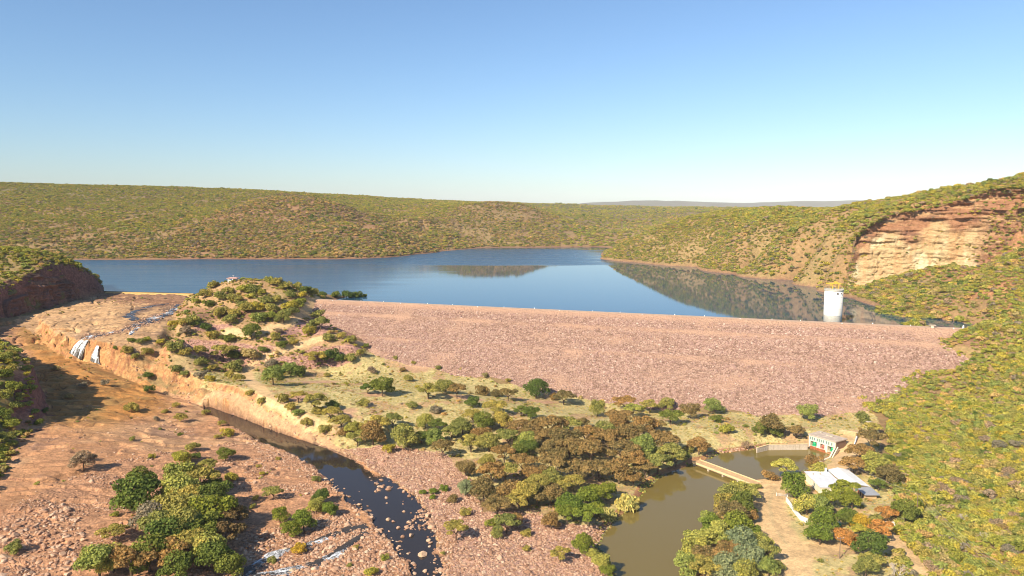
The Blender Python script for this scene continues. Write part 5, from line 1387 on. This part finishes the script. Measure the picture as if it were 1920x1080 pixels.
for (base, z_), L in byk.items():
    if len(L) == 1:
        L[0]['label'] = base + ' ' + z_; continue
    if len(L) == 2:
        a, b2 = sorted(L, key=lambda r_: r_['px']); za = z_ if len((base + z_).split()) < 12 else SHORT[z_]; a['label'] = base + ' ' + za + ', left of two'; b2['label'] = base + ' ' + za + ', right of two'; continue
    cand = defaultdict(list)
    for r_ in L: cand[neighbour(r_)].append(r_)
    xs = sorted(L, key=lambda r_: r_['px']); ys = sorted(L, key=lambda r_: r_['py'])
    for nb, K in cand.items():
        if nb and len(K) == 1: K[0]['label'] = base + ' ' + nb + ' ' + SHORT[z_]
    for r_, word in ((xs[0], 'leftmost'), (xs[-1], 'rightmost'), (ys[0], 'farthest back'), (ys[-1], 'nearest')):
        if 'label' not in r_: r_['label'] = word + ' ' + base + ' ' + z_
    for r_ in L:
        if 'label' not in r_:
            lab = place_label(xs.index(r_), base, z_)
            r_['label'] = lab if len(lab.split()) <= 16 else place_label(xs.index(r_), base, SHORT[z_])
used = defaultdict(int)
for r_ in recs:
    if len(r_['label'].split()) > 16: r_['label'] = ' '.join(r_['label'].split()[:16])
for k, r_ in enumerate(recs):
    rz = random.uniform(0, 6.28); Wm = r_['W']; hs_ = random.uniform(0.88, 1.12); gl = r_['g']
    noun = r_['noun']; grp = {'reed clump': 'reed clumps', 'shrub': 'shrubs'}.get(noun, 'trees') + ' ' + r_['z']
    if r_['form'] in ('u', 'r'):
        v = k % 4
        root = empty('thorn_tree' if r_['form'] == 'u' else 'leafy_tree', (gl.x, gl.y, gl.z - 0.1), rz); root.scale = (Wm, Wm, Wm * hs_)
        cr_ = link(bpy.data.objects.new('crown', CROWN[r_['form']][v]), root); omat(cr_, M['leaf_' + r_['c']])
        link(bpy.data.objects.new('trunk', TRUNK[r_['form']][v]), root)
        tag(root, r_['label'], 'tree', grp)
    else:
        me = REED[k % 2] if r_['form'] == 'reed' else SHRUB[k % 4]
        o = link(bpy.data.objects.new('reed_clump' if r_['form'] == 'reed' else 'shrub', me)); o.location = (gl.x, gl.y, gl.z - 0.1); o.rotation_euler = (0, 0, rz); o.scale = (Wm, Wm, Wm * hs_)
        omat(o, M['leaf_' + r_['c']]); tag(o, r_['label'], 'reeds' if r_['form'] == 'reed' else 'shrub', grp)
for px, py, w, v, lab in ((1680, 1072, 46, 0, 'bare pale branched tree at the bottom beside the small track'), (1845, 1005, 22, 1, 'leafless grey tree among yellow-green bushes on the right slope'), (1805, 972, 24, 0, 'leafless pale tree near the white corner fence')):
    g = G(px, py + w * .35); s = w * g.y / F
    root = empty('bare_tree', (g.x, g.y, g.z)); root.scale = (s, s, s); tag(root, lab, 'tree', 'leafless trees'); link(bpy.data.objects.new('branches', BARE[v]), root)

DENS = np.clip(0.95 + 1.7 * fbm(XG, YG, 26, 4, 1001) + 0.9 * fbm(XG, YG, 110, 3, 1003), 0.08, 2.4)[:-1, :-1]
# bushes on the right hillside, the nearest as things of their own
hill_mask = (Fc == 2)
def cells(mask, n, spacing_fn, seed):
    r = np.random.default_rng(seed)
    ii, jj = np.nonzero(mask)
    dr = np.diff(RR)[ii]; area = RR[ii] * (TH[1] - TH[0]) * dr
    x0 = XG[:-1, :-1][ii, jj]; y0 = YG[:-1, :-1][ii, jj]
    p = area * spacing_fn(ii, jj) * (DENS[ii, jj] ** (0.4 if seed in (911, 921) else 0.6)); tot = p.sum(); m_ = int(min(n, tot))
    k = r.choice(len(ii), m_, p=p / tot)
    rr2 = RR[ii[k]] + dr[k] * r.uniform(0, 1, m_); tt = TH[jj[k]] + (TH[1] - TH[0]) * r.uniform(0, 1, m_)
    x = rr2 * np.sin(tt); y = rr2 * np.cos(tt); return x, y, zat(x, y), ii[k], jj[k], r
RRK = rr_ * sstep(-0.1, 0.25, fbm(XG, YG, 22, 4, 221))
yard = in_poly(PX, PY, pix('1440,870 1700,870 1700,960 1780,990 1700,1000 1760,1100 1280,1100')) 
TRW = np.zeros(XG.shape, bool)
x, y, z, ii, jj, r = cells(hill_mask & fm((RG < 400) & ~yard & (TRK < .5) & (PY < 1120) & (PX < 1960)), 4000, lambda i, j: 0.06, 901)
order = np.argsort(np.hypot(x, y)); acc = []
for k in order:
    if all((x[k] - a[0]) ** 2 + (y[k] - a[1]) ** 2 > 4.6 ** 2 for a in acc): acc.append((x[k], y[k], z[k]))
    if len(acc) >= 230: break
bush_recs = defaultdict(list)
cols_near = ['y', 'y', 'y', 'l', 'l', 'o', 'o', 'g', 'h', 'G', 'p', 'Y']
for k, (bx_, by_, bz_) in enumerate(acc):
    c = cols_near[int(rng.integers(0, len(cols_near)))]; s = rng.uniform(4.2, 7.6)
    o = link(bpy.data.objects.new('hillside_bush', SHRUB[k % 4])); o.location = (bx_, by_, bz_ - .15); o.rotation_euler = (0, 0, rng.uniform(0, 6.28)); o.scale = (s, s, s * rng.uniform(.75, 1.1)); omat(o, M['leaf_' + c])
    size = 'broad' if s > 6.3 else 'mid-sized' if s > 5.2 else 'small'
    ppx, ppy = project(bx_, by_, bz_)
    place = 'on the right hillside beside the yard' if ppy > 940 and ppx < 1780 else 'low down the right hillside' if ppy > 940 else 'midway up the right hillside' if ppy > 820 else 'on the right hillside beside the dam foot'
    tag(o, size + ' ' + NAMES[c] + ' bush ' + place, 'bush', NAMES[c] + ' bushes ' + place); bush_recs[(size + ' ' + NAMES[c] + ' bush', place)].append((float(ppx), o))
for (base, place), L in bush_recs.items():
    if len(L) > 1:
        for k, (q, o) in enumerate(sorted(L, key=lambda t_: t_[0])): o['label'] = place_label(k, base, place)
accx = np.array([a[0] for a in acc]); accy = np.array([a[1] for a in acc])

# far bush: one mass per hillside
CODES = ['o', 'y', 'l', 'g', 'h', 'b', 'p', 'G']
bobs = []
for ci, c in enumerate(CODES):
    for v in range(4):
        o = bpy.data.objects.new('bush_%02d_%d' % (ci, v), BUSH[v]); omat(o, M['leaf_' + c]); bobs.append(o)
bush_c = lib_coll('bush_shapes', bobs)
tobs = []
for ci, c in enumerate(['h', 'o', 's', 'l']):
    for v in range(3):
        o = bpy.data.objects.new('tuft_%02d_%d' % (ci, v), TUFT[v]); omat(o, M['leaf_' + c]); tobs.append(o)
tuft_c = lib_coll('tuft_shapes', tobs)
def bush_stuff(name, x, y, z, size, probs, r):
    n = len(x); ci = np.array([r.choice(len(CODES), p=p) if False else 0 for p in range(0)])
    cum = np.cumsum(probs, axis=1); u = r.uniform(0, 1, (n, 1)); ci = np.minimum((u > cum).sum(1), len(CODES) - 1)
    rot = np.stack([np.zeros(n), np.zeros(n), r.uniform(0, 6.28, n)], 1)
    scl = np.stack([size, size, size * r.uniform(.7, 1.1, n)], 1)
    return scatter(name, np.stack([x, y, z - .15], 1), rot, scl, ci * 4 + r.integers(0, 4, n), bush_c)
def probs_of(n, p): p = np.array(p, float); return np.repeat((p / p.sum())[None], n, 0)
def blend(pa, pb, w): q = pa * (1 - w[:, None]) + pb * w[:, None]; return q / q.sum(1, keepdims=True)
#            o    y    l    g    h    b    p    G
GREENY = [0.23, 0.34, 0.26, 0.03, 0.09, 0.0, 0.03, 0.02]
BROWNY = [0.25, 0.04, 0.04, 0.11, 0.29, 0.10, 0.16, 0.01]
MIXED = [0.31, 0.18, 0.16, 0.08, 0.17, 0.03, 0.07, 0.0]
def gen(name, mask, n, dens, smin, smax, pa, pb, wfun, seed):
    x, y, z, ii, jj, r = cells(mask, n, dens, seed)
    m_ = len(x); rad = np.hypot(x, y)
    k = np.ones(m_, bool)
    if len(accx) and name == 'hillside_scrub': pass
    big_ = fbm(x, y, 60, 4, 951)
    size = np.clip(np.exp(r.normal(math.log(smin * 0.55 + smax * 0.38), 0.38, m_)), smin * 0.6, smax * 1.35) * (1 + 0.3 * big_)
    w = np.clip(wfun(x, y, z) + big_ * 0.55, 0, 1)
    return bush_stuff(name, x[k], y[k], z[k], size[k], blend(probs_of(m_, pa), probs_of(m_, pb), w)[k], r)
rockless = 1 - 0.45 * RRK
def d_near(i, j): return 0.5 * rockless[i, j] * (1 - 0.6 * sstep(1.0, 1.6, SLP[i, j]))
gen('hillside_scrub', (hill_mask | fm((PX > 1674) & (PY > 770) & (RG < 500))) & fm((RG < 620) & (PX > 1600) & ~(yard & (PX < 1680)) & (TRK < .5) & ~in_poly(PX, PY, pix('1722,952 1750,950 1762,968 1728,974'))), 52000, d_near, 1.6, 4.7, GREENY, MIXED, lambda x, y, z: sstep(430, 560, y), 911)
cl_sd = sd_line(XG, YG, [(p[0], p[1]) for p in cliff_pts]); sgc = float(np.sign(_sd(np.array([420.0]), np.array([800.0]), [(p[0], p[1]) for p in cliff_pts])[0])); cl_sd = cl_sd * sgc
behind_cliff = (cl_sd > -4) & (cl_sd < 40) & in_poly(XG, YG, [(cliff_pts[0][0] + 2, cliff_pts[0][1] - 20), (600, 300), (700, 700), (cliff_pts[0][0] + 30, cliff_pts[0][1] + 60)])
def d_right(i, j): return 0.42 * rockless[i, j] * (1 - 0.3 * sstep(1.2, 2.0, SLP[i, j]))
gen('right_hill_scrub' if False else 'ridge_scrub', fm((RG >= 620) & (RG < 1500) & (XG > 95) & (ZG > LAKE + 1.5) & ~behind_cliff), 130000, d_right, 2.2, 5.4, MIXED, GREENY, lambda x, y, z: sstep(80, 120, z), 921)
# bush along the cliff top ledge
P_ = np.array(cliff_pts); r = np.random.default_rng(77); n = 900; f = (len(P_) - 1.001) * r.uniform(0, 1, n) ** 1.5; i0 = f.astype(int); a = (f - i0)[:, None]
q = P_[i0] * (1 - a) + P_[i0 + 1] * a; back = r.uniform(3, 56, n)
bush_stuff('cliff_top_scrub', q[:, 0] + ndir[0] * back, q[:, 1] + ndir[1] * back, np.maximum(q[:, 3] - .2, zat(q[:, 0] + ndir[0] * back, q[:, 1] + ndir[1] * back)), r.uniform(2.5, 5.5, n), probs_of(n, GREENY), r)
SPUR = pix('330,440 400,402 470,376 530,362 600,372 660,390 720,422 780,444 832,466 700,486 300,486'); HILL2 = pix('850,392 930,374 1000,386 1060,413 1130,455 900,464 830,462 790,440')
def far_green(x, y, z):
    px, py = project(x, y, z)
    w = np.maximum(0.75 * sstep(-200, -420, x) * sstep(55, 105, z), sstep(1650, 1800, y) * 1.1)
    w = np.where(in_poly(px, py, SPUR), -0.35, w); return np.where(in_poly(px, py, HILL2), 0.1, w)
def d_far(i, j): return np.clip(0.15 * (1150.0 / RR[i]) ** 1.6, 0.008, 0.15)
gen('far_hill_scrub', fm((RG >= 800) & (RG < 3600) & (XG < 100) & (ZG > LAKE + 0.8)), 150000, d_far, 2.7, 6.8, BROWNY, GREENY, far_green, 931)
gen('far_plain_scrub', fm((RG >= 1500) & (RG < 4200) & (XG >= 100) & (ZG > LAKE + 0.8)), 40000, d_far, 4.0, 9.5, MIXED, GREENY, lambda x, y, z: 0.6 + 0 * x, 941)
# bushes rooted on the ledges of the rock face
me = CLIFF.data; n = len(me.vertices); co = np.empty(n * 3, np.float32); me.vertices.foreach_get('co', co); co = co.reshape(-1, 3)
r = np.random.default_rng(88); k = r.choice(n, 5000); q = co[k]
px, py = project(q[:, 0], q[:, 1], q[:, 2])
pr = 0.015 + 0.3 * (px < 1606) + 0.28 * sstep(1800, 1870, px) + 0.12 * (fbm(px, py, 40, 3, 89) > 0.3) * (px > 1760)
q = q[r.uniform(0, 1, len(q)) < pr]
bush_stuff('ledge_scrub', q[:, 0], q[:, 1], q[:, 2] - .4, r.uniform(1.8, 4.2, len(q)), probs_of(len(q), MIXED), r)
# left plateau, knoll and flats
gen('plateau_scrub', fm(nearleft & (LW > 6) & (RG < 840)), 9000, lambda i, j: 0.22 + 0 * i, 2.0, 5.0, GREENY, MIXED, lambda x, y, z: 0.3 + 0 * x, 961)
knz = fm(knoll & (TRK < .5) & (SB > 2) & (SCUT > 3)); 
gen('knoll_scrub', knz, 3000, lambda i, j: 0.09 * (1 - 0.8 * (STONY[i, j] > 0.8)), 1.2, 3.6, MIXED, GREENY, lambda x, y, z: 0.4 + 0 * x, 971)
gen('flat_scrub', fm(flat & (GRASSY > .6) & (TRK < .5) & (pv_ > 1)), 1800, lambda i, j: 0.026 + 0 * i, 0.8, 2.4, MIXED, BROWNY, lambda x, y, z: 0.4 + 0 * x, 975)
gen('riverbed_scrub', fm(rb & (rv > 4) & (LW < -4)), 420, lambda i, j: 0.008 * (1 + 2 * (PY[i, j] < 740)), 0.7, 2.2, MIXED, BROWNY, lambda x, y, z: 0.5 + 0 * x, 977)
x, y, z, ii, jj, r = cells(fm((flat | knoll) & (GRASSY > .4) & (TRK < .5) & (pv_ > .8)), 26000, lambda i, j: 0.5 * GRASSY[i, j], 981)
n = len(x); sz = r.uniform(.5, 1.5, n)
scatter('grass_tufts', np.stack([x, y, z - .03], 1), np.stack([0 * x, 0 * x, r.uniform(0, 6.28, n)], 1), np.stack([sz, sz, sz * .6], 1), r.choice(12, n, p=np.repeat([.5, .25, .1, .15], 3) / 3), tuft_c)

x, y, z, ii, jj, r = cells(fm((pv_ > -1.2) & (pv_ < 1.6) & vis), 1500, lambda i, j: 0.9 * DENS[i, j] ** 1.5, 985)
n = len(x); sz = r.uniform(.7, 2.0, n)
scatter('pond_reeds', np.stack([x, y, np.maximum(z, POND_Z - .1) - .05], 1), np.stack([0 * x, 0 * x, r.uniform(0, 6.28, n)], 1), np.stack([sz, sz, sz * .9], 1), r.integers(0, 12, n), tuft_c)
# ------------------------------------------------------------------ distant mountains and the air
mt = [(-12000, 130)] + [(WD(px, py, 12000)[0], WD(px, py, 12000)[2]) for px, py in pix('1040,388 1090,382 1130,379 1180,377.5 1230,377 1280,378 1330,379 1390,380.5 1440,380 1500,378.5 1550,377 1600,375.5 1640,376 1700,378 1800,381 1900,384')] + [(14000, 120)]
mx = np.array([p[0] for p in mt]); mz = np.array([p[1] for p in mt])
xs = np.linspace(-9000, 13500, 420); ds = np.linspace(-1600, 2200, 60)
XM, DM = np.meshgrid(xs, ds, indexing='ij'); HM = np.interp(XM, mx, mz) - 105
prof_m = np.where(DM < 0, sstep(-1600, 0, DM), sstep(2200, 0, DM) * .6 + .4)
ZM_ = 105 + HM * prof_m * (1 + 0.25 * fbm(XM, DM, 900, 4, 991) * (DM < -100)); YM = 12000 + DM
M['mountain'] = m_plain('mountain_bush', (0.13, 0.11, 0.06), 0.95, 0.2, 0.004)
me = np_mesh('mountains', np.stack([XM.ravel(), YM.ravel(), ZM_.ravel()], 1), gridfaces(*XM.shape), M['mountain'], True); me.update()
if me.polygons[2000].normal.z < 0: me.flip_normals()
tag(link(bpy.data.objects.new('mountains', me)), kind='structure')
HAZE = 3e-5
hz = MB(); hz.box(-16500, -60, -40, 16500, 15800, 420)
t = bpy.data.materials.new('haze'); t.use_nodes = True; nt = t.node_tree
for nd in list(nt.nodes):
    if nd.type != 'OUTPUT_MATERIAL': nt.nodes.remove(nd)
pv2 = nt.nodes.new('ShaderNodeVolumePrincipled'); pv2.inputs['Color'].default_value = (0.86, 0.92, 1.0, 1); pv2.inputs['Density'].default_value = HAZE; pv2.inputs['Anisotropy'].default_value = -0.4
nt.links.new(pv2.outputs[0], nt.nodes['Material Output'].inputs['Volume'])
tag(hz.build('haze', t), kind='stuff')
